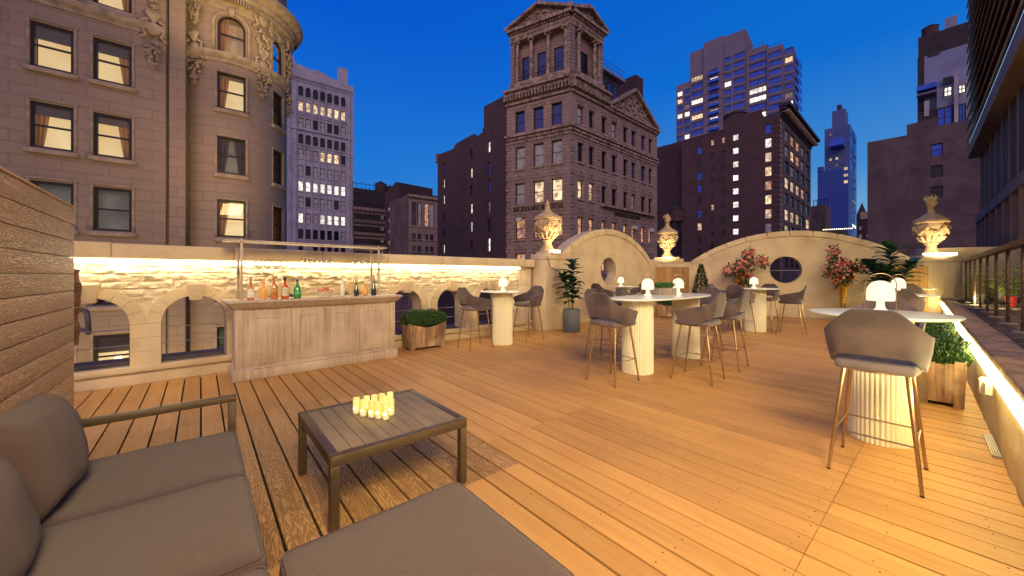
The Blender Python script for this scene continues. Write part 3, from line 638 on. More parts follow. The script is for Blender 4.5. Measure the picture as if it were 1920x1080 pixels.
a.box(x0,x1,y0,y1,.565,.605); build('armrest',a,metalbrown,sofa,bevel=.003)
build('arm_post',MB().box(x1-.045,x1,y0,y1,.10,.564),metalbrown,sofa,bevel=.003); build('arm_post',MB().box(x0,x0+.045,y0,y1,.10,.564),metalbrown,sofa,bevel=.003)
build('back_frame',MB().box(x0,x0+.035,su(0,.2)[1],su(0,3.235)[1],.30,.62),metalbrown,sofa)
for i,(v0,v1,uu,tilt) in enumerate(((2.33,3.05,-.60,14),(1.50,2.27,-.60,16),(.72,1.45,-.60,15))):
    c=su(uu,(v0+v1)/2)
    mb=soft(.22,v1-v0,.46,.09,0,n=16)
    for q in mb.v:   # pinch the edges like a stuffed cushion
        e=(abs(q.y)/((v1-v0)/2))**3; e2=(abs(q.z)/.23)**3; q.x*= (1.12-.62*max(0,min(1,e)))*(1.05-.45*min(1,e2)); q.x+=.016*noise.noise(Vector((q.y*8+i*5,q.z*6,0)))+.010*noise.noise(Vector((q.y*26+q.z*8,q.z*9+i,3)))*(.3+min(1,abs(q.z)*4))
        q.z+=.02*noise.noise(Vector((q.y*4+i*3,0,1)))
    o=build('back_cushion',mb,fabric,sofa,loc=(c[0]+.02,c[1],.635),smooth=80); o.rotation_euler=(R(random.uniform(-3,3)),R(-tilt),0)
ot=thing('ottoman','square charcoal fabric ottoman in front of the sofa at the picture foot','ottoman',U(.605,1.2,0),DF.rz)
oc=build('cushion',soft(.775,.80,.155,.035,.012,wr=.004,seed=9),fabric,ot,loc=(0,.01,.348),smooth=80); pipe(oc,.775,.80,.155,.035)
build('frame',MB().box(-.36,.36,-.38,.38,.10,.268),metalbrown,ot,bevel=.005)
for x in (-.33,.33):
    for y in (-.35,.35): build('leg',MB().box(x-.022,x+.022,y-.022,y+.022,0,.099),metalbrown,ot)
ct=thing('coffee_table','taupe metal coffee table with slatted top before the sofa','table',U(.985,2.635,0),DF.rz)
w_=.885/2
top=MB(); top.box(-w_,w_,-w_,-w_+.05,.39,.45); top.box(-w_,w_,w_-.05,w_,.39,.45); top.box(-w_,-w_+.05,-w_+.0501,w_-.0501,.39,.45); top.box(w_-.05,w_,-w_+.0501,w_-.0501,.39,.45)
build('table_frame',top,metalbrown,ct,bevel=.002)
sl=MB(); ns=10; W_=2*w_-.10
for k in range(ns): sl.box(-w_+.05+W_*k/ns+.0022,-w_+.05+W_*(k+1)/ns-.0022,-w_+.051,w_-.051,.430,.4475)
build('slatted_top',sl,mat('taupe_slats',(.21,.15,.10),.62,c2=(.155,.11,.075),scale=12,stretch=(1,.2,1)),ct,bevel=.0012)
for x in (-w_,w_-.05):
    for y in (-w_,w_-.05): build('leg',MB().box(x+.001,x+.049,y+.001,y+.049,0,.389),metalbrown,ct,bevel=.002)
cpts=[(668,775),(687.5,772),(702,769.5),(716,766.5),(731.5,763.5),(681,779.5),(696.7,782),(709.7,784),(723,786),(733,778),(722,772)]
cand=None
names=['leftmost of the glowing candles on the slatted table','candle second from the left in the back row of the cluster','candle in the middle of the back row of the cluster','candle second from the right in the back row','candle at the far right end of the back row','candle at the left end of the front row','second candle from the left in the front row','third candle from the left in the front row','candle nearest the camera at the right end of the front row','candle just behind the nearest one on its right side','candle in the middle of the cluster hemmed in by others']
for i,(x,y) in enumerate(cpts):
    Y=F*(H-.45)/(y-HY); loc=((x-960)/F*Y,Y,.4505)
    if not cand:
        cand=thing('led_candle',names[0],'candle',loc,0,'yellow electric candles in frosted cups on the coffee table')
        build('base',MB().lathe([(.022,0),(.024,.002),(.024,.018),(.02,.020)],20),whitep,cand,smooth=50)
        build('cup',MB().lathe([(.0225,.021),(.0235,.03),(.0225,.112),(.018,.113),(.017,.105)],20),candleglow,cand,smooth=50)
        build('flame',MB().lathe([(.001,.03),(.012,.034),(.0155,.043),(.008,.058),(.001,.068)],12,c=(0,-.013,0)),flameglow,cand,smooth=60)
    else: dup(cand,loc,0,names[i])
# ---------------------------------------------------------------- bar
BF=Face((-3.754,4.989),ang=46.9); BT=thing('bar_counter','whitewashed oak bar counter with panelled front in front of the glowing wall','bar',BF.w(0,0),BF.rz); BL_=2.34; BD=.60
def bpart(n,mb,b=.004,**k): return build(n,mb,barwood,BT,bevel=b,**k)
bpart('carcass',MB().box(.05,BL_-.05,.05,BD,.0,1.0))
bpart('plinth',MB().box(.0,BL_,.0,BD,0,.135),.006)
bpart('plinth_block',MB().box(-.008,.22,-.014,.3,0,.15),.006); bpart('plinth_block',MB().box(BL_-.22,BL_+.008,-.014,.3,0,.15),.006)
bpart('plinth_moulding',MB().box(.015,BL_-.015,.015,BD,.136,.165),.01)
bpart('counter_top',MB().box(-.075,BL_+.075,-.075,BD+.03,1.065,1.10),.008)
bpart('cornice_moulding',MB().add([(-.06,-.06,1.064),(BL_+.06,-.06,1.064),(BL_+.06,BD,1.064),(-.06,BD,1.064),(.02,.02,.975),(BL_-.02,.02,.975),(BL_-.02,BD,.975),(.02,BD,.975)],[(0,1,2,3),(4,5,6,7),(0,1,5,4),(1,2,6,5),(2,3,7,6),(3,0,4,7)]),.004)
bpart('corner_pilaster',MB().box(.02,.11,.028,.12,.166,.973)); bpart('corner_pilaster',MB().box(BL_-.11,BL_-.02,.028,.12,.166,.973))
ws=[(.16,.62),(.70,1.14),(1.24,1.62),(1.70,2.19)]
for a,b in ws:
    f=MB(); f.box(a,b,.036,.049,.20,.93); fr_=bpart('panel',f,.003)
    m2=MB(); z0,z1=.27,.86; a2,b2=a+.10,b-.08
    for q in ((a2,b2,z0,z0+.016),(a2,b2,z1-.016,z1),(a2,a2+.016,z0+.0165,z1-.0165),(b2-.016,b2,z0+.0165,z1-.0165)): m2.box(q[0],q[1],.026,.0355,q[2],q[3])
    build('panel_moulding',m2,barwood,fr_,bevel=.003)
fl=MB()
for k in range(5): x=1.148+k*.017; fl.tube([(x,.045,.19),(x,.045,.94)],.008,8)
bpart('fluted_pilaster',fl,0,smooth=60)
# rack
RK=thing('bar_rack','slim pale wooden glass rack standing on the bar counter','rack',BF.w(1.09,.3,1.10),BF.rz)
for x in (-.98,.98):
    for y in (-.16,.16): build('post',MB().box(x-.014,x+.014,y-.014,y+.014,.0005,.86),barwood,RK,bevel=.002)
build('top_shelf',MB().box(-1.17,1.12,-.20,.20,.822,.842),barwood,RK,bevel=.002)
build('glass_shelf',MB().box(-1.16,1.12,-.18,.18,.445,.455),mat('smoked_shelf',(.28,.25,.24),.3,metal=.5),RK,bevel=.001)
# glasses
def put_bar(s,y,z): return BF.w(s,y,z)
tum=None
BFm=Face(BF.w(0,.22).xy,ang=46.9)
for i,px in enumerate((485,502,519,533)):
    loc=BFm.w(BFm.sz(px,495)[0],0,1.5565)
    lb=['leftmost stemless glass on the upper rack shelf','second stemless glass from the left on the rack shelf','third stemless glass from the left on the rack shelf','fourth stemless glass from the left on the rack shelf'][i]
    if not tum:
        tum=tag(build('tumbler_glass',MB().lathe([(.02,.0),(.03,.002),(.050,.02),(.056,.045),(.050,.08),(.042,.105),(.0405,.105),(.048,.08),(.053,.045),(.046,.02),(.01,.008)],24),clear,loc=loc,smooth=60),lb,'glass','stemless glasses on the rack shelf')
    else: dup(tum,loc,0,lb)
wg=None
wl=['leftmost stemmed glass in the middle group on the rack','second stemmed glass from the left in the middle group','third stemmed glass from the left in the middle group','fourth stemmed glass from the left in the middle group','rightmost stemmed glass of the middle group','left stemmed glass near the right rack posts','middle stemmed glass near the right rack posts','stemmed glass closest to the right rack posts']
for i,px in enumerate((572,584,592,608,615,666,678,692)):
    loc=BFm.w(BFm.sz(px,495)[0],random.uniform(-.05,.08),1.5565)
    if not wg: wg=tag(build('wine_glass',MB().lathe([(.032,.0),(.032,.002),(.005,.006),(.0035,.06),(.010,.068),(.034,.09),(.040,.12),(.032,.165),(.031,.165),(.038,.12),(.030,.092),(.004,.075)],20),clear,loc=loc,smooth=60),wl[0],'glass','stemmed glasses on the rack shelf')
    else: dup(wg,loc,0,wl[i])
def bottle(px,y,label,bodymat,prof,lab=None,capm=blk,capz=(.27,.32),capr=.016,text=None,sq=False):
    f=Face(BF.w(0,y).xy,ang=46.9); loc=f.w(f.sz(px,556)[0],0,1.1005)
    t=thing('bottle',label,'bottle',loc,BF.rz)
    build('body',MB().lathe(prof,4 if sq else 24),bodymat,t,smooth=35)
    build('cap',MB().lathe([(capr,capz[0]),(capr+.001,capz[0]+.003),(capr+.001,capz[1]-.002),(capr-.002,capz[1])],16),capm,t,smooth=50)
    if lab:
        m,r,z0,z1=lab; n=14; mb=MB()
        for k in range(n):
            a=R(-160+140*k/n)+0; b=R(-160+140*(k+1)/n); mb.add([(r*math.cos(a),r*math.sin(a),z0),(r*math.cos(b),r*math.sin(b),z0),(r*math.cos(b),r*math.sin(b),z1),(r*math.cos(a),r*math.sin(a),z1)],[(0,1,2,3)])
        lo=build('label',mb,m,t,smooth=60)
        for k,(tx,sz,zz,mm) in enumerate(text or []):
            c=bpy.data.curves.new('lettering','FONT'); c.body=tx; c.size=sz; c.align_x='CENTER'; c.extrude=.0004; c.materials.append(mm)
            to=bpy.data.objects.new('lettering',c); COL.objects.link(to); to.parent=lo; to.location=(0,-r-.0012,zz); to.rotation_euler=(R(90),0,0)
    return t
def bp(r,h,neck,sh=.06): return [(r*.9,0),(r,.006),(r,h-sh),(r*.82,h-sh*.55),(neck*1.4,h-sh*.1),(neck,h),(neck,h+.075),(neck*.9,h+.076)]
bottle(470,.12,'amber whiskey bottle with a big white label at the left end of the bar',amber,bp(.042,.215,.014),(labelw,.0428,.035,.155),foilm,(.275,.325),.015,[('JIM BEAM',.016,.125,labelred),('BOURBON',.011,.06,labelink),('1795',.010,.045,labelink)])
bottle(494,.34,'pale peach glass bottle behind the first whiskey bottle',peach,bp(.045,.20,.016),None,peach,(.265,.30),.016)
bottle(514,.14,'square shouldered amber bottle with slanting gold label',amber,bp(.046,.24,.017,.05),(labelg,.0468,.10,.17),labelg,(.305,.335),.018)
bottle(517,.27,'bottle with a white neck and black cap behind the amber bottle',paleg,bp(.036,.23,.016),None,blk,(.30,.335),.016)
bottle(534.5,.13,'red amber bottle with cream label and black cap',redsp,bp(.050,.21,.018,.04),(labelc,.0508,.045,.165),blk,(.27,.325),.018,[("JACK DANIEL'S",.0125,.135,labelink),('TENNESSEE',.009,.10,labelink),('FIRE',.016,.07,labelred)])
bottle(557.5,.13,'bright green glass bottle beside the fruit basket',greeng,[(.045,0),(.053,.01),(.053,.15),(.040,.185),(.020,.205),(.016,.22),(.016,.255),(.012,.256)],(mat('green_label',(.03,.30,.10),.5),.0538,.055,.12),blk,(.256,.285),.017,[('TANQUERAY',.012,.085,labelw)])
bottle(642,.18,'frosted white bottle right of the fruit basket',paleg,bp(.037,.20,.016,.10),None,paleg,(.276,.29),.015)
bottle(668,.15,'dark sparkling wine bottle with silver neck foil beside the white bottle',darkg,bp(.041,.17,.018,.09)[:5]+[(.019,.22)],None,foilm,(.215,.335),.0165)
bottle(684,.30,'squat orange decanter between the two dark wine bottles',peach,[(.03,0),(.05,.01),(.056,.06),(.05,.12),(.03,.145),(.015,.155),(.014,.185)],None,peach,(.185,.225),.018)
bottle(700.6,.14,'tall dark sparkling wine bottle at the right end beside the rack posts',darkg,bp(.043,.19,.018,.09)[:5]+[(.019,.24)],None,foilm,(.235,.36),.0165)
f_=Face(BF.w(0,.15).xy,ang=46.9); bl=f_.w(f_.sz(609,556)[0],0,1.1005)
bs=thing('fruit_basket','cream lattice basket heaped with red fruit on the bar','basket',bl,BF.rz)
mb=MB()
for k in range(22):
    a=2*PI*k/22
    for sgn in (-1,1): mb.tube([(.088*math.cos(a),.088*math.sin(a),.01),(.125*math.cos(a+sgn*.2),.125*math.sin(a+sgn*.2),.085)],.0042,5)
for r,z in ((.09,.008),(.108,.048),(.128,.088)): mb.tube([(r*math.cos(2*PI*k/24),r*math.sin(2*PI*k/24),z) for k in range(25)],.006,6,cap=False)
mb.lathe([(.01,.002),(.088,.002),(.088,.006),(.01,.006)],20)
build('lattice',mb,basketm,bs,smooth=60)
fl=['large red fruit at the left side of the basket','red fruit at the right rim of the basket','small pink fruit in the middle front of the basket','fruit topping the heap in the basket','fruit at the back left of the basket','fruit at the back right of the basket','darker fruit second from the right in the basket']
fo=None
for i,(x,y,z,r) in enumerate(((-.085,-.01,.105,.036),(.095,.0,.10,.033),(-.01,-.06,.095,.035),(.02,-.005,.148,.034),(-.03,.04,.12,.036),(.055,.05,.115,.034),(.055,-.045,.10,.036))):
    p=BF.w(0,0)-BF.w(0,0); q=Vector((bl.x+x*math.cos(BF.rz)-y*math.sin(BF.rz),bl.y+x*math.sin(BF.rz)+y*math.cos(BF.rz),bl.z+z))
    tag(build('fruit',MB().ball((0,0,0),r,16,(1,1,.92)),applem,loc=q,smooth=80),fl[i],'fruit','red fruit in the basket on the bar')
# ---------------------------------------------------------------- tables
def round_table(loc,label,d=.98,pr=.21):
    t=thing('bar_table',label,'table',loc,0,'round white high tables on fluted drums')
    build('tabletop',MB().lathe([(.02,1.088),(d/2-.03,1.088),(d/2-.004,1.098),(d/2,1.106),(d/2-.004,1.114),(d/2-.012,1.116),(.02,1.116)],72),whitetop,t,smooth=40)
    n=240; build('pedestal',MB().lathe([(pr,0.0),(pr,1.087)],n,wob=lambda i,k,n:(-.040,-.012,.008,.016,.008,-.012)[k%6]),flute,t,smooth=12)
    return t
T1=(-.20,7.85,0);T2=(3.41,11.4,0);T3=(6.32,9.65,0);T4=(3.27,3.30,0);T5=(6.86,6.57,0);T6=(10.4,9.75,0)
round_table(T4,'round white high table nearest the camera on the right')
t0=round_table(T1,'round white high table against the glowing parapet')
round_table(T2,'small round white high table beside the left gable wall')
round_table(T3,'round white high table in front of the round opening between the flower stands',1.18,.25)
round_table(T5,'second round high table along the right parapet')
round_table(T6,'farthest round high table along the right parapet near the cedar box')
TL=Vector((2.49,6.09,0)); lt=thing('long_bar_table','long white high table on two fluted drums in the middle of the deck','table',TL,DF.rz)
pl=[]
for k in range(64):
    a=2*PI*k/64; ca,sa=math.cos(a),math.sin(a); pl.append((1.27*math.copysign(abs(ca)**.75,ca),.46*math.copysign(abs(sa)**.8,sa)))
build('tabletop',MB().prism(pl,1.085,1.112),whitetop,lt,bevel=.006,seg=3)
for x in (-.78,.78): build('pedestal',MB().lathe([(.225,0),(.225,1.084)],240,c=(x,0,0),wob=lambda i,k,n:(-.040,-.012,.008,.016,.008,-.012)[k%6]),flute,lt,smooth=12)
# ---------------------------------------------------------------- bar stools
def make_stool():
    t=thing('bar_stool','','bar stool',(0,0,0),0,'mauve velvet bar stools with copper legs')
    s=soft(.47,.47,.075,.036,.012,n=10)
    for q in s.v: q.x*=1-.10*(-q.y/.235 if q.y<0 else 0)
    build('seat',s,velvetlight,t,loc=(0,0,.795),smooth=80)
    build('seat_rim',MB().tube([(.19*math.cos(a)*1.05,.19*math.sin(a)*1.05,.757) for a in [2*PI*k/24 for k in range(25)]],.008,6,cap=False),copper,t,smooth=60)
    mb=MB(); nu=36; nv=8; vs=[];fs=[]
    def path(tt,off):    # tt -1..1 ; back centre at 0, arm ends at +-1 ; off 0 bottom..1 top
        a=abs(tt); sg=1 if tt>0 else -1
        wx=.235+.065*off; yb=-.225-.075*off; yf=.20+.04*off
        c=.17
        if a<.30: x=wx*.62*(a/.30); y=yb
        elif a<.58:
            q=(a-.30)/.28*PI/2; x=wx*.62+wx*.38*math.sin(q); y=yb+.17*(1-math.cos(q))
        else: x=wx; q=(a-.58)/.42; y=yb+.17+(yf-yb-.17)*q; x=wx*(1-.05*q)
        return sg*x,y
    def ztop(a):
        if a<.17: return 1.21
        if a<.50: q=(a-.17)/.33; return 1.21-.165*(.55*q+.45*q*q*(3-2*q))
        q=(a-.50)/.50; return 1.045-.085*q
    def zbot(a):
        if a<.30: return .882
        if a<.66: q=(a-.30)/.36; return .882-.106*(q*q*(3-2*q))
        return .776
    for i in range(nu+1):
        tt=-1+2*i/nu; a=abs(tt)
        for j in range(nv+1):
            f=j/nv; z=zbot(a)+(ztop(a)-zbot(a))*f; off=(z-.776)/.43; bulge=.03*math.sin(PI*f)
            x,y=path(tt,off+bulge*2)
            if a>.9: y+= -.05*(1-f)*((a-.9)/.1)
            vs.append((x,y,z))
    for i in range(nu):
        for j in range(nv): p=i*(nv+1)+j; fs.append((p,p+1,p+nv+2,p+nv+1))
    mb.add(vs,fs); build('backrest',mb,velvet,t,solid=.032,bevel=.012,seg=3,smooth=60)
    pos=[]
    for sx_ in (-1,1):
        for sy_ in (-1,1):
            tp=(sx_*.165,sy_*.165,.765); bt=(sx_*.235,sy_*(.275 if sy_>0 else .265),0.0)
            lg=build('leg',MB().tube([bt,(bt[0]*.999,bt[1]*.999,.012),tp],[.0095,.0105,.015],12),copper,t,smooth=60); build('foot_pad',MB().lathe([(.012,0),(.012,.01),(.009,.012)],12,c=(bt[0],bt[1],0)),blk,lg); pos.append((bt,tp))
    def at(p,z): k=z/.765; return tuple(p[0][i]+(p[1][i]-p[0][i])*k for i in range(3))
    z=.30
    for a,b in ((0,1),(2,3),(1,3),(0,2)):
        if (a,b)==(0,2): continue
        build('foot_rail',MB().tube([at(pos[a],z),at(pos[b],z)],.0065,8),copper,t,smooth=60)
    build('foot_rail',MB().tube([at(pos[0],z+.0),at(pos[2],z+.0)],.0065,8),copper,t,smooth=60)
    return t
stool=make_stool(); used=[0]
def place(x,y,ang,label):
    rz=-R(ang)
    if not used[0]: stool.location=(x,y,0); stool.rotation_euler=(0,0,rz); stool['label']=label; used[0]=1
    else: dup(stool,(x,y,0),rz,label)
def tu(u,v): return TL.x+u*.766-v*.643, TL.y+u*.643+v*.766
place(2.73,2.77,50,'nearest stool on the right, its back turned to the camera')
place(3.82,3.80,228,'stool behind the nearest round table facing the camera')
place(1.39,5.13,52,'stool at the left end of the long table with its back to the camera')
place(2.61,5.20,-43,'left stool on the near side of the long table')
place(3.41,5.94,-43,'right stool on the near side of the long table')
place(*tu(-.5,.78),138,'stool on the far side of the long table hidden behind the left end stool')
place(*tu(.42,.78),138,'stool on the far side of the long table near its middle')
place(*tu(1.52,.0),232,'stool at the far right end of the long table')
place(-.74,7.43,52,'stool left of the small table by the glowing parapet')
place(.36,8.33,228,'stool right of the small table by the glowing parapet')
place(5.72,9.28,56,'stool with its back to the camera at the table between the flower stands')
place(6.86,9.10,-43,'stool right of the table between the flower stands seen from the side')
place(6.95,10.15,232,'stool behind the table between the flower stands near the round opening')
place(5.80,10.2,137,'stool left behind the table between the flower stands')
place(2.72,11.05,60,'stool left of the small table at the left gable wall')
place(4.08,11.95,235,'stool right of the small table at the left gable wall')
place(6.30,6.03,47,'stool in front of the second table along the right parapet')
place(7.42,7.10,227,'stool behind the second table along the right parapet')
place(9.85,9.20,45,'stool in front of the farthest table along the right parapet')
place(10.95,10.25,225,'stool behind the farthest table along the right parapet')
# ---------------------------------------------------------------- table lamps
def make_lamp(loc,label):
    t=thing('table_lamp',label,'lamp',loc,0,'glowing mushroom table lamps with wire handles')
    build('base',MB().lathe([(.01,0),(.062,0),(.064,.008),(.05,.014),(.034,.03),(.028,.06),(.028,.125),(.02,.126)],28),lampglow,t,smooth=60)
    build('shade',MB().lathe([(.03,.100),(.094,.100),(.096,.106),(.096,.182),(.091,.215),(.078,.245),(.055,.268),(.028,.280),(.01,.283)],32),lampglow,t,smooth=60)
    pts=[(-.104,0,.0)]+[(-.104*math.cos(PI*k/14),0,.245+.104*math.sin(PI*k/14)) for k in range(15)]+[(.104,0,0)]
    build('handle',MB().tube(pts,.0036,8),copper,t,smooth=60)
    t.rotation_euler=(0,0,R(-35)); return t
l0=make_lamp((3.38,3.40,1.117),'table lamp on the nearest round table')
for p,lb in (((6.90,6.62,1.117),'table lamp on the second table along the right parapet'),((2.27,6.20,1.113),'left table lamp on the long white table'),((3.07,6.85,1.113),'right table lamp on the long white table beside the planter box'),((-.19,7.9,1.117),'table lamp on the table by the glowing parapet'),((6.33,9.70,1.117),'table lamp on the table between the flower stands'),((3.36,11.45,1.117),'table lamp on the table at the left gable wall')):
    dup(l0,p,R(-15) if p[0]<6.5 else R(-40),lb)
hb=thing('herb_box','small weathered box of bright green herbs on the long table','planter',(2.66,6.47,1.1125),R(30))
mb=MB()
for k in range(4): mb.box(-.235+k*.1175+.002,-.235+(k+1)*.1175-.002,-.075,-.06,0,.115); mb.box(-.235+k*.1175+.002,-.235+(k+1)*.1175-.002,.06,.075,0,.115)
mb.box(-.235,-.22,-.059,.059,0,.115); mb.box(.22,.235,-.059,.059,0,.115); mb.box(-.219,.219,-.059,.059,0,.02)
build('box',mb,greywood,hb,bevel=.002)
def tufts(n,sx_,sy_,z0,h,sz,spread=.3,up=1.0,dome=0):
    mb=MB()
    for _ in range(n):
        x=random.uniform(-1,1);y=random.uniform(-1,1); d=1-dome*(x*x*x*x+y*y*y*y*.8); hh=h*d*random.uniform(.55,1.08)
        b=Vector((x*sx_,y*sy_,z0)); tip=b+Vector((x*spread*h+random.uniform(-.03,.03),y*spread*h+random.uniform(-.03,.03),hh*up))
        for q in range(5):
            f=.35+.16*q+random.uniform(-.05,.05); p=b+(tip-b)*f; a=random.uniform(0,2*PI); s=sz*random.uniform(.7,1.3)
            e=Vector((math.cos(a)*.6,math.sin(a)*.6,random.uniform(.5,1.6))).normalized(); sd=e.cross(Vector((random.uniform(-1,1),random.uniform(-1,1),.3))).normalized()
            mb.add([p,p+e*s*.5+sd*s*.17,p+e*s*1.1,p+e*s*.5-sd*s*.17],[(0,1,2,3)])
    return mb
build('herbs',tufts(420,.2,.055,.10,.09,.03,.12),herbm,hb)
# ---------------------------------------------------------------- planters and plants
def wood_planter(loc,rz,label,w=.80,d=.38,h=.53,bush=True):
    t=thing('wood_planter',label,'planter',loc,rz,'weathered wooden planters with clipped green plants')
    mb=MB(); n=10
    def side(x0,x1,y,ny,n):
        for k in range(n):
            a=x0+(x1-x0)*k/n+.001; b=x0+(x1-x0)*(k+1)/n-.001
            za=h-.10*math.sin(PI*(a-x0)/(x1-x0)) ; zb=h-.10*math.sin(PI*(b-x0)/(x1-x0)); lo=0 if k in (0,n-1) else .045
            tb=.90 # tapers to the foot
            V=[]
            for yy in (y,y+ny*.02):
                V+=[(a*tb,yy*tb,lo),(b*tb,yy*tb,lo),(b,yy,zb),(a,yy,za)]
            mb.add(V,[(0,1,2,3),(4,7,6,5),(0,4,5,1),(1,5,6,2),(2,6,7,3),(3,7,4,0)])
    side(-w/2,w/2,-d/2,1,n); side(-w/2,w/2,d/2,-1,n)
    for sx_ in (-1,1):
        for k in range(5):
            a=-d/2+.021+(d-.042)*k/5; b=-d/2+.021+(d-.042)*(k+1)/5-.002; lo=0 if k in (0,4) else .045; zt=h-.06*math.sin(PI*(k+.5)/5); V=[]
            for xx in (sx_*w/2,sx_*(w/2-.02)): V+=[(xx*.9,a*.9,lo),(xx*.9,b*.9,lo),(xx,b,zt),(xx,a,zt)]
            mb.add(V,[(0,1,2,3),(4,7,6,5),(0,4,5,1),(1,5,6,2),(2,6,7,3),(3,7,4,0)])
    build('planks',mb,plantwood,t); build('soil',MB().box(-w/2*.93,w/2*.93,-d/2*.86,d/2*.86,h-.18,h-.13),soil,t)
    if bush:
        build('foliage',tufts(3400,w*.43,d*.40,h-.14,.34,.034,.22,1,.25),grassm,t)
    return t
P1=Face((-1.91,7.02),ang=48)
wood_planter(P1.w(.375,.19),P1.rz,'weathered planter with a clipped bush between the bar and the stools')
wood_planter((5.02,4.36,0),R(42.5),'weathered planter with a clipped bush behind the nearest round table')
wood_planter((6.72,5.92,0),R(42.5),'farther weathered planter with a clipped bush along the right parapet')
wood_planter((5.35,12.75,0),R(-25),'weathered planter by the cedar box half hidden behind the long table',.62,.34,.50)
cpn=wood_planter((6.30,12.35,0),R(-25),'weathered planter holding the dark conifer beside the cedar box',.5,.36,.48,False); 
cf=thing('conifer','small dark cone shaped conifer beside the cedar box','tree',(6.30,12.35,.36))
build('trunk',MB().tube([(0,0,0),(0,0,1.3)],[.03,.008],8),stemm,cf)
mb=MB()
for _ in range(5200):
    f=random.random()**.75; z=.12+1.33*(1-f)*1.0; r=(.37*f+.02)*math.sqrt(random.uniform(.25,1)); a=random.uniform(0,2*PI)
    r*=1+.12*math.sin(z*30+a*3); p=Vector((r*math.cos(a),r*math.sin(a),z)); e=Vector((math.cos(a),math.sin(a),random.uniform(.1,.9))).normalized(); s=random.uniform(.04,.08)
    sd=e.cross(Vector((random.uniform(-1,1),random.uniform(-1,1),1))).normalized(); mb.add([p,p+e*s*.5+sd*s*.14,p+e*s,p+e*s*.5-sd*s*.14],[(0,1,2,3)])
build('foliage',mb,conif,cf)
def bigleaf(mb,base,dirv,L_,W_,droop):
    d=dirv.normalized(); side=d.cross(Vector((0,0,1)));
    if side.length<.1: side=Vector((1,0,0))
    side.normalize(); up=side.cross(d).normalized(); n=6; vs=[];fs=[]
    for i in range(n+1):
        f=i/n; c=base+d*L_*f+Vector((0,0,-1))*droop*f*f*L_; ww=W_*math.sin(PI*min(1,f**.75*.97+.02))*(.6+.5*f)
        vs+=[c-side*ww+up*ww*.25,c,c+side*ww+up*ww*.25]
    for i in range(n): a=3*i; fs+=[(a,a+1,a+4,a+3),(a+1,a+2,a+5,a+4)]
    mb.add(vs,fs)
def fig(loc,label,stems,h,pot_r,pot_h,nl,LL,wd,seed):
    random.seed(seed); t=thing('fiddle_leaf_fig',label,'potted plant',loc,0,'fiddle leaf figs in fluted pots')
    n=96; pt=MB().lathe([(pot_r*.93,0),(pot_r,.02),(pot_r,pot_h-.02),(pot_r*.98,pot_h),(pot_r*.9,pot_h),(pot_r*.88,pot_h-.06),(.02,pot_h-.06)],n,wob=lambda i,k,n:(.03*math.cos(k*2*PI/n*24) if 0<i<3 else 0)); build('pot',pt,potgrey,t,smooth=50)
    st=MB(); lf=MB()
    for q in range(stems):
        a=2*PI*q/stems+.5; bx,by=.05*math.cos(a),.05*math.sin(a); tx,ty=wd*math.cos(a)*.9,wd*math.sin(a)*.9; hh=h*(1 if q==0 else random.uniform(.72,.88)); 
        if q==0: tx,ty=.02,0
        P=[Vector((bx+(tx-bx)*f**1.5,by+(ty-by)*f**1.5,pot_h-.06+(hh-pot_h)*f)) for f in (0,.2,.4,.6,.8,1)]; st.tube(P,[.011,.010,.009,.008,.007,.004],6)
        m=nl//stems
        for k in range(m):
            f=.30+.70*(k/m)**.7 if m>1 else 1; i=min(4,int(f*5)); g=f*5-i; b=P[i]+(P[i+1]-P[i])*g; aa=k*2.4+q; el=.1+.9*f**3+random.uniform(-.2,.25)
            bigleaf(lf,b,Vector((math.cos(aa),math.sin(aa),el)),LL*random.uniform(.75,1.15),LL*.35*random.uniform(.85,1.1),.25+.2*random.random())
    build('stem',st,stemm,t,smooth=60); build('leaves',lf,leafd,t,smooth=70,solid=.002); return t
fig((1.53,9.55,0),'fiddle leaf fig in a slate fluted pot beside the left pillar',3,1.86,.22,.58,84,.36,.27,3)
fig((10.95,10.75,0),'large fiddle leaf fig in front of the right cedar box',4,2.30,.27,.6,104,.52,.50,5)
random.seed(11)
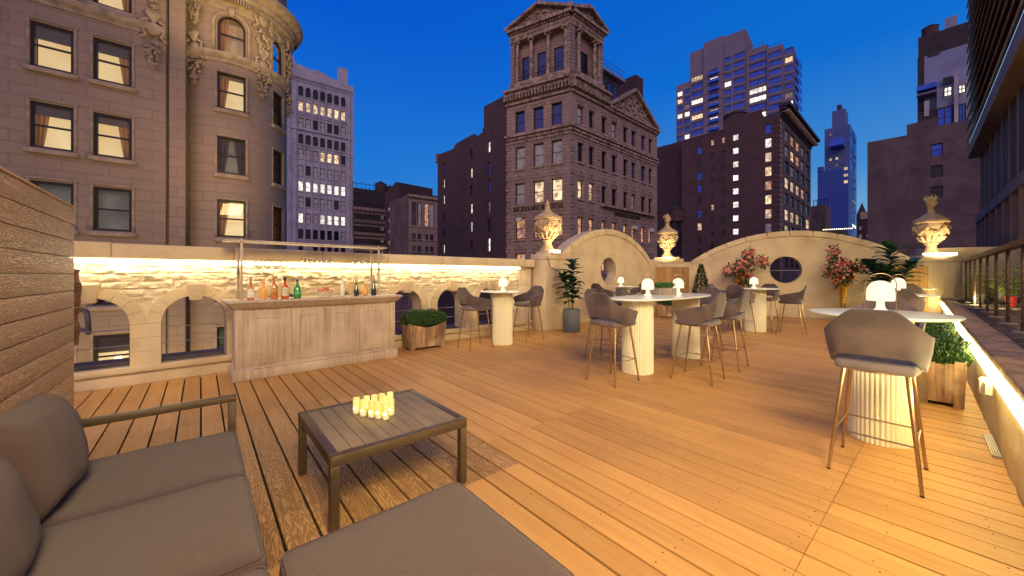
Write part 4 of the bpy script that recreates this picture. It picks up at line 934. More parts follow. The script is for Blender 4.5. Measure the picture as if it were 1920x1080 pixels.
def flowers(loc,label,seed,h,spx,lean):
    random.seed(seed); t=thing('flower_stand',label,'flower arrangement',loc,0,'tall gold vases of pink and orange flowers')
    build('vase',MB().lathe([(.085,0),(.09,.01),(.06,.03),(.062,.2),(.085,.7),(.125,1.14),(.13,1.15),(.12,1.15),(.10,1.0),(.02,.98)],40),gold,t,smooth=60)
    z0=1.12; pk=MB();rd=MB();og=MB();lv=MB(); st=MB()
    def bloom(mb,c,r):
        for _ in range(int(9)):
            e=Vector((random.gauss(0,1),random.gauss(0,1),random.gauss(0,1))).normalized(); q=c+e*r*.45; s1=e.cross(Vector((random.gauss(0,1),1,.3))).normalized(); s2=e.cross(s1); R_=r*.75
            mb.add([q-s1*R_,q-s2*R_*.8+e*r*.3,q+s1*R_,q+s2*R_*.8+e*r*.3,q+e*r*.1],[(0,1,4),(1,2,4),(2,3,4),(3,0,4)])
    for (cx,cz,rx,rz_,nb,nf) in lean:
        c=Vector((cx*math.cos(spx),cx*math.sin(spx),z0+cz)); 
        for k in range(5): st.tube([Vector((0,0,z0-.05)),c*.5+Vector((0,0,(z0+.1)*.5)),c+Vector((random.uniform(-rx,rx)*.6,random.uniform(-rx,rx)*.6,random.uniform(-rz_,rz_)*.6))],[.006,.005,.003],5)
        def pt():
            while 1:
                v=Vector((random.uniform(-1,1),random.uniform(-1,1),random.uniform(-1,1)))
                if .25<v.length<1: return c+Vector((v.x*rx,v.y*rx,v.z*rz_))
        for k in range(nb):
            p=pt(); low=p.z<z0+.34
            bloom(random.choice((og,rd,pk,pk)) if low else (pk if random.random()<.9 else rd),p,random.uniform(.036,.062))
        for k in range(nf):
            p=pt(); e=(p-c); bigleaf(lv,p,Vector((e.x+random.gauss(0,.2),e.y+random.gauss(0,.2),e.z+random.gauss(0,.2))),random.uniform(.10,.18),random.uniform(.022,.036),.25)
    build('stems',st,stemm,t); build('pink_flowers',pk,pinkf,t); build('red_flowers',rd,redf,t); build('orange_flowers',og,orangef,t); build('leaves',lv,leafd if 0 else grassm,t)
flowers((8.10,12.90,0),'gold vase of pink and orange flowers left of the round opening',21,1,-.42,[(.0,.24,.30,.26,70,190),(-.05,.62,.30,.34,75,170),(.12,1.02,.19,.26,34,80),(.46,.80,.26,.20,34,80),(-.44,.50,.26,.22,34,80)])
flowers((10.44,11.70,0),'gold vase of pink and orange flowers right of the round opening',22,1,-.55,[(.0,.22,.27,.25,66,190),(.0,.56,.30,.32,75,170),(-.22,.98,.18,.28,34,90),(.40,.62,.26,.16,20,80),(-.32,.50,.18,.22,26,60)])
#@BUILDINGS@
# ================================================================ buildings
def bthing(name,label,face,cat='building',group=None):
    return thing(name,label,cat,(face.p[0],face.p[1],GZ),0,group)
def fp(t,name,mb,m,face,off=(0,0),**k):   # a part drawn in the frame of one face (z absolute)
    w=face.w(off[0],off[1]); return build(name,mb,m,t,loc=(w.x-t.location.x,w.y-t.location.y,-GZ),rz=face.rz,**k)
def facade(t,name,face,s0,s1,z0,z1,holes,m,depth=.25,pos=None,ds=None,smooth='raw'):
    """wall with real openings; holes: (s0,s1,z0,z1,arched)"""
    xs=sorted({s0,s1}|{h[0] for h in holes}|{h[1] for h in holes}); zs=sorted({z0,z1}|{h[2] for h in holes}|{h[3] for h in holes})
    if ds:
        k=s0
        while k<s1: xs.append(k); k+=ds
        xs=sorted(set(xs))
    pos=pos or (lambda s,y,z:(s,y,z)); mb=MB()
    # merge cells row by row for fewer faces
    for i in range(len(xs)-1):
        a,b=xs[i],xs[i+1]; c=(a+b)/2; run=None
        for j in range(len(zs)-1):
            d=(zs[j]+zs[j+1])/2; hole=any(h[0]<c<h[1] and h[2]<d<h[3] for h in holes)
            if not hole and run is None: run=zs[j]
            if hole and run is not None: mb.add([pos(a,0,run),pos(b,0,run),pos(b,0,zs[j]),pos(a,0,zs[j])],[(0,1,2,3)]); run=None
        if run is not None: mb.add([pos(a,0,run),pos(b,0,run),pos(b,0,z1),pos(a,0,z1)],[(0,1,2,3)])
    for h in holes:
        a,b,c,d=h[:4]
        if len(h)>4 and h[4]:
            r=(b-a)/2; rz_=min(r,h[4] if h[4]!=True else r); zc=d-rz_; n=10; P=[(a+r-r*math.cos(PI*k/n),zc+rz_*math.sin(PI*k/n)) for k in range(n+1)]
            L1=[(a,d)]+P[:n//2+1]; R1=P[n//2:]+[(b,d)]
            for Q in (L1,R1): mb.add([pos(x,0,z) for x,z in Q],[tuple(range(len(Q)))])
            edge=[(b,c),(a,c)]; path=[(a,c)]+P+[(b,c)]
        else: path=[(a,c),(a,d),(b,d),(b,c)]
        path=path+[path[0]]
        for p,q in zip(path[:-1],path[1:]): mb.add([pos(p[0],0,p[1]),pos(q[0],0,q[1]),pos(q[0],depth,q[1]),pos(p[0],depth,p[1])],[(0,1,2,3)])
    return fp(t,name,mb,m,face,smooth=smooth)
WC={}
def dress(o,w,h,y,trim):
    if not trim: return
    k=('trim',w,h,y,trim)
    if k not in WC:
        a=build('sill',MB().box(-w/2-.12,w/2+.12,-.16-y,.0-y,-.28,-.05),sandtrim,o); mb=MB()
        for q in range(-3,4): mb.slab([(q*w*.165-.07,h+.05),(q*w*.165+.07,h+.05),(q*w*.21+.09,h+.62),(q*w*.21-.09,h+.62)],-.06-y,-y)
        b=build('head',mb,rustic,o); m=MB(); m.ball((0,-.05-y,h+.98),.22,7,(1,.5,1.3)); m.ball((0,-.05-y,h+.66),.13,6,(1,.5,1)); c=build('carved_mask',m,sandtrim,o,smooth=60) if trim>1 else None
        WC[k]=(a.data,b.data,c.data if c else None)
    else:
        a,b,c=WC[k]; link('sill',a,o); link('head',b,o)
        if c: link('carved_mask',c,o)
def window(t,face,a,b,c,d,pane,frame=None,arch=0,y=.16,fw=.07,rail=True,loc=None,rz=None,mull=0,name='window',trim=0):
    frame=frame or wfbrown; w=round(b-a,2); h=round(d-c,2); key=(w,h,pane.name,frame.name,arch,fw,rail,mull)
    W_=loc if loc is not None else face.w((a+b)/2,y,c); L_=(W_.x-t.location.x,W_.y-t.location.y,W_.z-t.location.z); rz=face.rz if rz is None else rz
    if key not in WC:
        mb=MB(); x=w/2
        if arch:
            r=x; rz_=min(r,arch if arch!=True else r); n=12; zc=h-rz_
            out=[(-x,0)]+[(-r*math.cos(PI*k/n),zc+rz_*math.sin(PI*k/n)) for k in range(n+1)]+[(x,0)]
            inn=[(-x+fw,fw)]+[(-(r-fw)*math.cos(PI*k/n),zc+(rz_-fw)*math.sin(PI*k/n)) for k in range(n+1)]+[(x-fw,fw)]
            m_=len(out)
            for k in range(m_):
                q=(k+1)%m_; A,B,a_,b_=out[k],out[q],inn[k],inn[q]
                mb.add([(A[0],-.03,A[1]),(B[0],-.03,B[1]),(b_[0],-.03,b_[1]),(a_[0],-.03,a_[1]),(a_[0],.05,a_[1]),(b_[0],.05,b_[1])],[(0,1,2,3),(3,2,5,4)])
            pn=MB().add([(p[0],.03,p[1]) for p in inn],[tuple(range(m_))])
        else:
            mb.box(-x,x,-.03,.05,0,fw); mb.box(-x,x,-.03,.05,h-fw,h); mb.box(-x,-x+fw,-.03,.05,fw+.001,h-fw-.001); mb.box(x-fw,x,-.03,.05,fw+.001,h-fw-.001)
            pn=MB().add([(-x+fw,.03,fw),(x-fw,.03,fw),(x-fw,.03,h-fw),(-x+fw,.03,h-fw)],[(0,1,2,3)])
        if rail: mb.box(-x+fw,x-fw,-.015,.045,h*.5-fw*.4,h*.5+fw*.4)
        for q in range(mull): xx=-x+w*(q+1)/(mull+1); mb.box(xx-fw*.35,xx+fw*.35,-.02,.045,fw,h-fw)
        o=build(name,mb,frame,t,loc=L_,rz=rz); p=build('pane',pn,pane,o,smooth='raw'); WC[key]=(o.data,p.data); dress(o,w,h,y,trim); return o
    o=link(name,WC[key][0],t,L_,rz); link('pane',WC[key][1],o); dress(o,w,h,y,trim); return o
def pick(*opts):
    r=random.random()*sum(w for _,w in opts)
    for m,w in opts:
        r-=w
        if r<=0: return m
    return opts[-1][0]
def massing(t,face,s0,s1,z0,z1,depth,m,name='body',front=False,skipleft=False):
    mb=MB(); y0=0 if front else .26
    V=[(s0,y0,z0),(s1,y0,z0),(s1,depth,z0),(s0,depth,z0),(s0,y0,z1),(s1,y0,z1),(s1,depth,z1),(s0,depth,z1)]
    fs=[(1,2,6,5),(2,3,7,6),(4,5,6,7)]+([] if skipleft else [(3,0,4,7)])+([(0,1,5,4)] if front else [])
    mb.add(V,fs); return fp(t,name,mb,m,face,smooth='raw')
def ornament(mb,x,z,sc,y=0):
    """cartouche with a drop of fruit"""
    mb.ball((x,y-.08*sc,z+.62*sc),.30*sc,12,(1,.55,1.15)); 
    for sg in (-1,1):
        mb.tube([(x+sg*.2*sc,y-.15*sc,z+1.05*sc),(x+sg*.42*sc,y-.15*sc,z+.9*sc),(x+sg*.40*sc,y-.15*sc,z+.5*sc),(x+sg*.28*sc,y-.15*sc,z+.25*sc),(x+sg*.42*sc,y-.1*sc,z+.12*sc)],.07*sc,7)
        mb.ball((x+sg*.44*sc,y-.1*sc,z+.1*sc),.09*sc,7)
    for k in range(7): a=-.9+1.8*k/6; mb.tube([(x,y-.1*sc,z+.95*sc),(x+.28*sc*math.sin(a),y-.22*sc,z+1.35*sc),(x+.36*sc*math.sin(a),y-.16*sc,z+1.55*sc-.1*sc*abs(a))],[.05*sc,.09*sc,.03*sc],6)
    for k in range(52):
        f=random.random(); w_=(.36*(1-f)**.6+.03)*sc; mb.ball((x+random.uniform(-w_,w_),y-random.uniform(.05,.26)*sc*(1-.3*f),z-.05*sc-1.25*sc*f),random.uniform(.065,.11)*sc,7)
# ---------------- left corner building with the round bay
LF=Face((-20.1,17.5),ang=51); LB=bthing('stone_apartment_building','large limestone building with round corner bay, fruit carvings and lit windows on the left',LF)
sE=2.75; rows=[(10.80,12.82),(7.17,9.24),(3.60,5.69),(.02,2.12),(-3.55,-1.43),(-7.1,-5.0)]
holes=[]; W_list=[]
for i,(c,d) in enumerate(rows):
    for (a,b) in ((-8.1,-6.8),(-6.2,-4.9),(-3.9 if 0 else -1.67,-.39),(.22,1.51)): holes.append((a,b,c,d)); W_list.append((a,b,c,d,i))
for (a,b) in ((-1.67,-.39),(.22,1.51)): holes.append((a,b,14.45,16.6)); W_list.append((a,b,14.45,16.6,-1))
facade(LB,'flat_wall',LF,-14,sE,GZ,21,holes,limestone,.3)
# profile continuing round the bay: groove, pier, then circle of radius RB about CB
CB=(-17.6,23.3); RB=2.95; 
def bay(dr=0,a0=-24,a1=150,n=60): # th measured like cyl(): direction (sin th, -cos th)
    return [(CB[0]+(RB+dr)*math.sin(R(a0+(a1-a0)*k/n)),CB[1]-(RB+dr)*math.cos(R(a0+(a1-a0)*k/n))) for k in range(n+1)]
OX,OY=LB.location.x,LB.location.y
def strip(pts,z0,z1,mb): # pts world xy
    for p,q in zip(pts[:-1],pts[1:]): mb.add([(p[0]-OX,p[1]-OY,z0-GZ),(q[0]-OX,q[1]-OY,z0-GZ),(q[0]-OX,q[1]-OY,z1-GZ),(p[0]-OX,p[1]-OY,z1-GZ)],[(0,1,2,3)])
def wob(p): return tuple(p)
g0=[LF.w(sE,0).xy,LF.w(sE,.30).xy,LF.w(sE+.13,.30).xy,LF.w(sE+.13,.02).xy,LF.w(sE+.75,.02).xy,LF.w(sE+.80,.12).xy]
mbp=MB(); strip([tuple(p) for p in g0],GZ,21,mbp); build('corner_pier',mbp,limestone,LB,smooth='raw')
def baypos(s,y,z):  # s = degrees round the bay
    a=R(s); r=RB-y; return (CB[0]+r*math.sin(a)-OX,CB[1]-r*math.cos(a)-OY,z)
class _F: pass
bh=[]; bw=[]
for i,(c,d) in enumerate(rows):
    bh+=[(24.2,49.5,c,d),(80.5,100,c,d),(124,144,c,d)]
    bw+=[((24.2+49.5)/2,c,d,i,0),(90.25,c,d,i,1)]
bh+=[(24.2,49.5,13.95,16.1,True),(80.5,100,13.95,16.1,True)]
bw+=[((24.2+49.5)/2,13.95,16.1,-1,0),(90.25,13.95,16.1,-1,1)]
def fbay(name,z0,z1,holes,m,depth,ds):
    xs=sorted({-8.,150.}|{h[0] for h in holes}|{h[1] for h in holes}|{-8+k*ds for k in range(int(158/ds)+1)}); zs=sorted({z0,z1}|{h[2] for h in holes}|{h[3] for h in holes}); mb=MB()
    P=lambda s,y,z:tuple(Vector(baypos(s,y,z))+Vector((0,0,-GZ)))
    for i in range(len(xs)-1):
        a,b=xs[i],xs[i+1]; c=(a+b)/2
        for j in range(len(zs)-1):
            d=(zs[j]+zs[j+1])/2
            if any(h[0]<c<h[1] and h[2]<d<h[3] for h in holes): continue
            mb.add([P(a,0,zs[j]),P(b,0,zs[j]),P(b,0,zs[j+1]),P(a,0,zs[j+1])],[(0,1,2,3)])
    for h in holes:
        a,b,c,d=h[:4]
        if len(h)>4:
            n=14; m_=(a+b)/2; wd=R(b-a)/2*RB; pa=[(m_-(b-a)/2*math.cos(PI*k/n),d-wd+wd*math.sin(PI*k/n)) for k in range(n+1)]
            for k in range(n):
                p,q=pa[k],pa[k+1]; mb.add([P(p[0],0,p[1]),P(q[0],0,q[1]),P(q[0],0,d),P(p[0],0,d)],[(0,1,2,3)])
                mb.add([P(p[0],0,p[1]),P(q[0],0,q[1]),P(q[0],depth,q[1]),P(p[0],depth,p[1])],[(0,1,2,3)])
        sd=[(a,c,a,d),(b,c,b,d),(a,c,b,c)]+([(a,d,b,d)] if len(h)==4 else [])
        for (x1,z1_,x2,z2_) in sd: mb.add([P(x1,0,z1_),P(x2,0,z2_),P(x2,depth,z2_),P(x1,depth,z1_)],[(0,1,2,3)])
    return build(name,mb,m,LB,smooth='raw')
fbay('round_bay_wall',GZ,21,bh,limestone,.35,4)
def lbwindow(a,b,c,d,kind,loc=None,rz=None,arch=0):
    """black sash with clear pane, blind, curtains and the room behind"""
    w_=b-a; h_=d-c; wd=window(LB,LF,a,b,c,d,paneclear,wfdark,arch,y=.14,fw=.11,loc=loc,rz=rz)
    room,cur,bl_=kind; mb=MB().box(-w_/2+.03,w_/2-.03,.75,.77,.0,h_)
    build('lit_room',mb,room,wd); sb=MB()
    if loc is None:
        build('sill',MB().box(-w_/2-.16,w_/2+.16,-.31,-.12,-.26,-.06),stonetrim,wd,bevel=.03)
        hd=MB(); hd.box(-w_/2-.10,-w_/2-.003,-.18,-.12,0,h_+.08); hd.box(w_/2+.003,w_/2+.10,-.18,-.12,0,h_+.08); hd.box(-w_/2-.14,w_/2+.14,-.20,-.12,h_+.081,h_+.17); build('surround',hd,stonetrim,wd,bevel=.02)
    for q in (-w_/2-.02,w_/2): sb.box(q,q+.02,.06,.74,0,h_)
    sb.box(-w_/2,w_/2,.06,.74,h_+.0,h_+.02); build('room_lining',sb,blind,wd)
    if bl_: build('blind',MB().box(-w_/2+.1,w_/2-.1,.10,.115,h_*(1-bl_),h_-.1),blind,wd)
    if cur:
        for sg in (-1,1):
            if cur==2 and sg<0: continue
            if cur==3 and sg>0: continue
            m3=MB(); n=14; vs=[];fs=[]
            for k in range(n+1):
                f=k/n; 
                for zz,wf in ((h_*.97,.36),(h_*.45,.26),(.02,.17)):
                    x=sg*(w_/2-.09-f*w_*wf); vs.append((x,.24+.05*math.sin(k*2.6),zz))
            for k in range(n): p=3*k; fs+=[(p,p+1,p+4,p+3),(p+1,p+2,p+5,p+4)]
            m3.add(vs,fs); build('curtain',m3,curtaing if room in (roomdim,) else curtainm,wd,smooth='raw')
    return wd
kA={-1:(roomwall,1,0),0:(roomwall,0,.34),1:(roomwall,3,.26),2:(roomdim,0,.0),3:(roomdim,0,.4),4:(roomwall,0,.4),5:(roomdim,0,0)}
kB={-1:(roomwall,2,0),0:(roomwall,2,.30),1:(roomwall,2,.22),2:(roomdim,0,.0),3:(roomdim,1,.2),4:(roomwall,0,.42),5:(roomdim,0,0)}
for (a,b,c,d,i) in W_list:
    if a<-2 and c<-4: continue
    lbwindow(a,b,c,d,kB[i] if a>0 else kA[i])
for (th,c,d,i,q) in bw:
    a=R(th); wd_=2*RB*math.sin(R((25.3 if q==0 else 19.5)/2)); r=RB*math.cos(R(12.6 if q==0 else 9.7))-.14
    loc=Vector((CB[0]+r*math.sin(a),CB[1]-r*math.cos(a),c)); kk={-1:(roomamb,3,0),0:(roomwall,3,0),1:(roomdim,1,0),2:(roomwall,3,0),3:(roomdim,1,0),4:(roomdim,0,0),5:(roomdim,0,0)}[i]
    if q==1: kk=(roomdim if i!=2 else roomamb,0,0)
    lbwindow(-wd_/2,wd_/2,c,d,kk,loc=loc,rz=a,arch=(True if i==-1 else 0))
def ringpart(name,prof,m,a0=-8,a1=150,n=64,dent=0):
    """a moulding swept round the bay; prof = (proud, z)"""
    mb=MB(); vs=[];fs=[]; k_=len(prof)
    for i in range(n+1):
        a=R(a0+(a1-a0)*i/n)
        for (pr,z) in prof: vs.append((CB[0]+(RB+pr)*math.sin(a)-OX,CB[1]-(RB+pr)*math.cos(a)-OY,z-GZ))
    for i in range(n):
        for j in range(k_-1): fs.append((i*k_+j,(i+1)*k_+j,(i+1)*k_+j+1,i*k_+j+1))
    mb.add(vs,fs); return build(name,mb,m,LB,smooth=35)
STR=[(0,13.35),(.06,13.36),(.08,13.5),(.20,13.62),(.26,13.78),(.26,13.86),(0,13.92)]
ringpart('string_course',STR,stonetrim)
sc_=MB()
for (p0,z0),(p1,z1) in zip(STR[:-1],STR[1:]): sc_.add([(-14,-p0,z0+.3),(sE,-p0,z0+.3),(sE,-p1,z1+.3),(-14,-p1,z1+.3)],[(0,1,2,3)])
sc_.add([(sE,-p,z+.3) for p,z in STR],[tuple(range(len(STR)))]); fp(LB,'string_course',sc_,stonetrim,LF,smooth='raw')
COR=[(0,16.35),(.08,16.40),(.10,16.62),(.18,16.66),(.18,16.9),(.50,17.05),(.55,17.30),(.80,17.40),(.92,17.62),(.95,17.75),(0,17.95)]
ringpart('cornice',COR,stonetrim)
dn=MB()
for k in range(70):
    a=R(-8+158*k/70); 
    M_=Matrix.Translation(Vector((CB[0]-OX+(RB+.26)*math.sin(a),CB[1]-OY-(RB+.26)*math.cos(a),16.82-GZ)))@Matrix.Rotation(a,4,'Z'); dn.m=M_; dn.box(-.045,.045,-.14,.12,-.1,.12)
dn.m=Matrix(); build('cornice_dentils',dn,stonetrim,LB)
for k in range(9):
    a=R(3+158*k/9); bm_=MB(); bm_.m=Matrix.Translation(Vector((CB[0]-OX+(RB+.05)*math.sin(a),CB[1]-OY-(RB+.05)*math.cos(a),16.3-GZ)))@Matrix.Rotation(a,4,'Z')
cor2=MB()
for (p0,z0),(p1,z1) in zip(COR[:-1],COR[1:]): cor2.add([(-14,-p0,z0+2),(sE,-p0,z0+2),(sE,-p1,z1+2),(-14,-p1,z1+2)],[(0,1,2,3)])
cor2.add([(sE,-p,z+2) for p,z in COR],[tuple(range(len(COR)))]); fp(LB,'cornice',cor2,stonetrim,LF,smooth='raw')
for (x,z,sc2) in ((2.30,13.35,1.0),(-2.95,13.35,1.0),(2.30,16.2,.9)):
    mb=MB(); ornament(mb,x,z,sc2,-.02); fp(LB,'fruit_cartouche',mb,stonetrim,LF,smooth=60)
for (th,z,sc2) in ((4.5,13.25,1.0),(66,13.25,1.0),(112,13.25,1.0),(4.5,16.4,.95),(66,15.9,1.15),(112,15.9,1.15)):
    mb=MB(); ornament(mb,0,z,sc2,0); a=R(th); o=build('fruit_cartouche',mb,stonetrim,LB,loc=(CB[0]+(RB+.0)*math.sin(a)-OX,CB[1]-(RB+.0)*math.cos(a)-OY,-GZ),rz=a,smooth=60)
for (th,c,d,i,q) in bw:
    a=R(th); hw=RB*math.sin(R((25.3 if q==0 else 19.5)/2)); mb=MB(); y0=-(RB-RB*math.cos(R(12)))*0-.10
    if i!=-1:
        mb.box(-hw-.15,hw+.15,-.12,.12,c-.26,c-.06)
        mb.box(-hw-.10,-hw-.004,.02,.14,c,d+.1); mb.box(hw+.004,hw+.10,.02,.14,c,d+.1); mb.box(-hw-.0035,hw+.0035,-.0,.12,d+.004,d+.1)
    else:
        pts=[(-(hw+.16)*math.cos(PI*k/16),d-hw+(hw+.16)*math.sin(PI*k/16)) for k in range(17)]; mb.tube([(-hw-.16,.05,c)]+[(x,.05-.0*abs(x),z) for x,z in pts]+[(hw+.16,.05,c)],.075,8); mb.slab([(-.12,d-.05),(.12,d-.05),(.18,d+.42),(-.18,d+.42)],-.14,.1)
    build('window_surround',mb,stonetrim,LB,loc=(CB[0]+RB*math.sin(a)-OX,CB[1]-RB*math.cos(a)-OY,-GZ),rz=a,bevel=.02)
# closing sides
mb=MB(); strip([tuple(LF.w(-14,0).xy),tuple(LF.w(-14,22).xy),(-33,47),(-19.6,27.5),bay(0)[-1]],GZ,21,mb); build('rear_walls',mb,dbrick2,LB,smooth='raw')
mb=MB().add([(p[0]-OX,p[1]-OY,21-GZ) for p in [tuple(LF.w(-14,0).xy)]+[tuple(q) for q in g0]+bay(0,0,150,30)+[(-19.6,27.5),(-33,47),tuple(LF.w(-14,22).xy)]],[tuple(range(5+1+1+31+2-0))][:1]) 
mb.f=[tuple(range(len(mb.v)))]; build('roof',mb,darkst,LB,smooth='raw')
for (x,z) in ((.98,-2.75),(.62,-3.15)):
    lb=MB().lathe([(.02,0),(.16,0),(.09,.18),(.02,.18)],16); w_=LF.w(x,.55,z); tag(build('room_lamp',lb,emit('room_lamp_shade',(1,.75,.4),4),loc=w_,smooth=60),'small lit lamp seen through the lowest left arch in the room window' if x>.8 else 'white lamp shade low in the room window seen through the lowest left arch','lamp')
lamp('cornice_uplight',(-12.4,19.6,13.9),90,(1,.72,.28),.5,(-14.2,23.0,17.2),spread=140); lamp('cornice_uplight',(-15.2,17.6,13.9),60,(1,.72,.28),.5,(-17.0,20.2,17.2),spread=140)
# ---------------- pale tall building
BF2=Face((-56,97),ang=53); PB=bthing('pale_office_building','tall pale lilac office building with rows of seven windows and a stepped parapet',BF2)
zt=[51.2,47.3,42.9,38.6,34.8,30.4,26.2,22.1,17.8,13.6,9.5,5.4]; hol=[]
for i,z in enumerate(zt):
    for k in range(7):
        s=.05+k*1.735; hol.append((s,s+1.2,z-2.55-(0 if i else .1),z,(True if i==0 else .35) if i in (0,3) else 0))
facade(PB,'front_wall',BF2,-2.2,13.7,GZ,54.6,hol,lilacstone,.35)
pt={0:[(glassd,1)],1:[(wlit,5),(glassd,1)],2:[(wdim,3),(glassd,3)],3:[(glassd,5),(wdim,1)],4:[(wlit,3),(wdim,3),(glassd,1)],5:[(glassd,2),(wdim,3)],6:[(wlitw,1)],7:[(wdim,3),(wlitw,1),(glassd,1)],8:[(wlitw,5),(wdim,1)],9:[(glassd,4),(wdim,3)],10:[(glassd,4),(wdim,2)],11:[(glassd,1)]}
for n_i,hh in enumerate(hol):
    window(PB,BF2,hh[0],hh[1],hh[2],hh[3],pick(*pt[n_i//7]),wfbrown,arch=hh[4],y=.3,fw=.10)
mb=MB()
for z in (53.2,52.4,44.2,43.6,39.6,35.6,):
    mb.box(-2.4,13.9,-.35 if z in (53.2,39.6) else -.2,.02,z,z+.35)
for i,z in enumerate(zt): mb.box(-.1,11.8,-.14,.02,z-2.9,z-2.65)
fp(PB,'string_courses',mb,lilacstone,BF2)
mb=MB()
for s in (-2.2,-.9,12.2,13.1): mb.box(s,s+.55,-.22,.02,GZ,52.3)
for k in range(6): s=1.25+k*1.735; mb.box(s+.12,s+.42,-.12,.02,3,50.6)
fp(PB,'pilasters',mb,lilacstone,BF2)
dn=MB()
for k in range(34): dn.box(-2.1+k*.47,-1.9+k*.47,-.32,-.02,52.8,53.15)
fp(PB,'dentils',dn,lilacstone,BF2)
fp(PB,'parapet',MB().slab([(-2.2,54.6),(-2.2,58.4),(-1.2,58.6),(-.6,56.8),(3.8,56.2),(4.0,56.7),(7.2,56.1),(7.4,55.6),(10.6,55.2),(13.7,54.9),(13.7,54.6)],0,.6),lilacstone,BF2)
massing(PB,BF2,-2.2,13.7,GZ,54.6,18,lilacstone); fp(PB,'roof_bulkhead',MB().box(10.3,12.6,1.5,4,54.6,60.2),lilacstone,BF2)
# ---------------- dark striped block, dark party wall block and beige loft behind
def far(px0,px1,Y,ang,label,m,ztop_px,name='distant_building',depth=15,cat='building'):
    X=(px0-960)/F*Y; f=Face((X,Y),ang=ang); s1=f.sz(px1,500)[0]; z1=f.sz(px0,ztop_px)[1]; t=bthing(name,label,f,cat); return t,f,s1,z1
t,f,s1,z1=far(660,722,105,53,'dark striped block with scaffolding beside the pale office building',None,351)
facade(t,'front_wall',f,0,s1,GZ,z1,[],darkst); massing(t,f,0,s1,GZ,z1,14,darkst)
mb=MB()
for k in range(9): mb.box(.5,s1+.02,-.12,.02,z1-6.2-k*3.6,z1-5.3-k*3.6); mb.box(.5,s1,-.12,.02,z1-7.2-k*3.6,z1-6.7-k*3.6)
fp(t,'light_bands',mb,sandstone,f)
for k in range(7): window(t,f,s1-1.4,s1-.4,z1-8.5-k*3.4,z1-6.9-k*3.4,wdim,y=-.14)
mb=MB()
for k in range(8): mb.tube([(s1*k/8,-.6,z1-14),(s1*k/8,-.6,z1+1.6)],.07,5)
for k in range(6): mb.tube([(0,-.6,z1+1.2-k*2.6),(s1,-.6,z1+1.2-k*2.6)],.07,5)
fp(t,'scaffold',mb,wfbrown,f)
def tank(x,y,z,r,h,label,legs=2.5):
    t=thing('water_tank',label,'water tank',(x,y,z)); build('barrel',MB().lathe([(r*.97,0),(r,h*.5),(r*.96,h)],24),mat('tank_wood'+str(len(bpy.data.materials)),(.10,.045,.04),.9,c2=(.06,.03,.035),scale=3,stretch=(4,4,.2)),t,smooth=50)
    build('roof',MB().lathe([(r*1.06,h),(.05,h+r*.62)],24),darkst,t); 
    for k in range(4): a=PI/4+k*PI/2; build('leg',MB().box(r*.7*math.cos(a)-.15,r*.7*math.cos(a)+.15,r*.7*math.sin(a)-.15,r*.7*math.sin(a)+.15,-legs,-.001),darkst,t)
    return t
def at(px,py,Y): return ((px-960)/F*Y,Y,H-(py-HY)*Y/F)
p=at(714,362,112); tank(p[0],p[1],p[2],1.7,2.6,'dark red wooden water tank above the striped block',12); p=at(731,368,114); tank(p[0],p[1],p[2],1.3,2.6,'smaller water tank right of the red one',10)
t,f,s1,z1=far(722,748,100,135,'dark party wall block with a column of five tiny lit windows',None,372)
massing(t,f,0,s1,GZ,z1+1.2,14,dbrick2,front=True); 
for k in range(5):
    a,c=f.sz(730.5,396+k*20.8); window(t,f,a-.4,a+.4,c,c+1.0,wlitw,y=-.03,fw=.05)
fp(t,'roof_wedge',MB().slab([(0,z1+1.2),(s1*.8,z1+3.4),(s1,z1+3.0),(s1,z1+1.2)],0,10),dbrick2,f)
t,f,s1,z1=far(744,766,88,135,'blank grey side wall of the beige loft building',None,374); 
f2=Face(f.w(s1,0).xy,ang=51.5); e1=f2.sz(826,500)[0]; zz=f2.sz(766,364)[1]; t['label']='beige loft building with two big upper bays and small windows below'
massing(t,f,0,s1,GZ,zz-.6,10,stucco,front=True,name='side_wall')
hol=[];pn=[]
for a0,a1 in ((772,781),(782,791),(796.5,804.5),(805,814)):
    A=f2.sz(a0,400)[0];B=f2.sz(a1,400)[0]; zc=f2.sz(781,420)[1]
    hol.append((A,B,zc-.3,zc+5.0)); pn.append(pick((wdim,2),(wlito,1)))
    for r_ in range(4): z_=zc-2.9-r_*2.85; hol.append((A+.12,B-.12,z_-1.1,z_+.7)); pn.append(glassd)
facade(t,'front_wall',f2,0,e1,GZ,zz,hol,sandstone,.3); [window(t,f2,*h_,pick((pn[i],1)),y=.25,fw=.09) for i,h_ in enumerate(hol)]
fp(t,'cornice',MB().box(-.3,e1,-.5,.02,zz-.6,zz),sandtrim,f2); mb=MB(); [mb.box(0,e1,-.14,.02,z,z+.25) for z in (zz-7.3,zz-10.4,zz-13.2)]; fp(t,'string_courses',mb,sandtrim,f2); massing(t,f2,.01,e1,GZ,zz-.01,12,stucco)
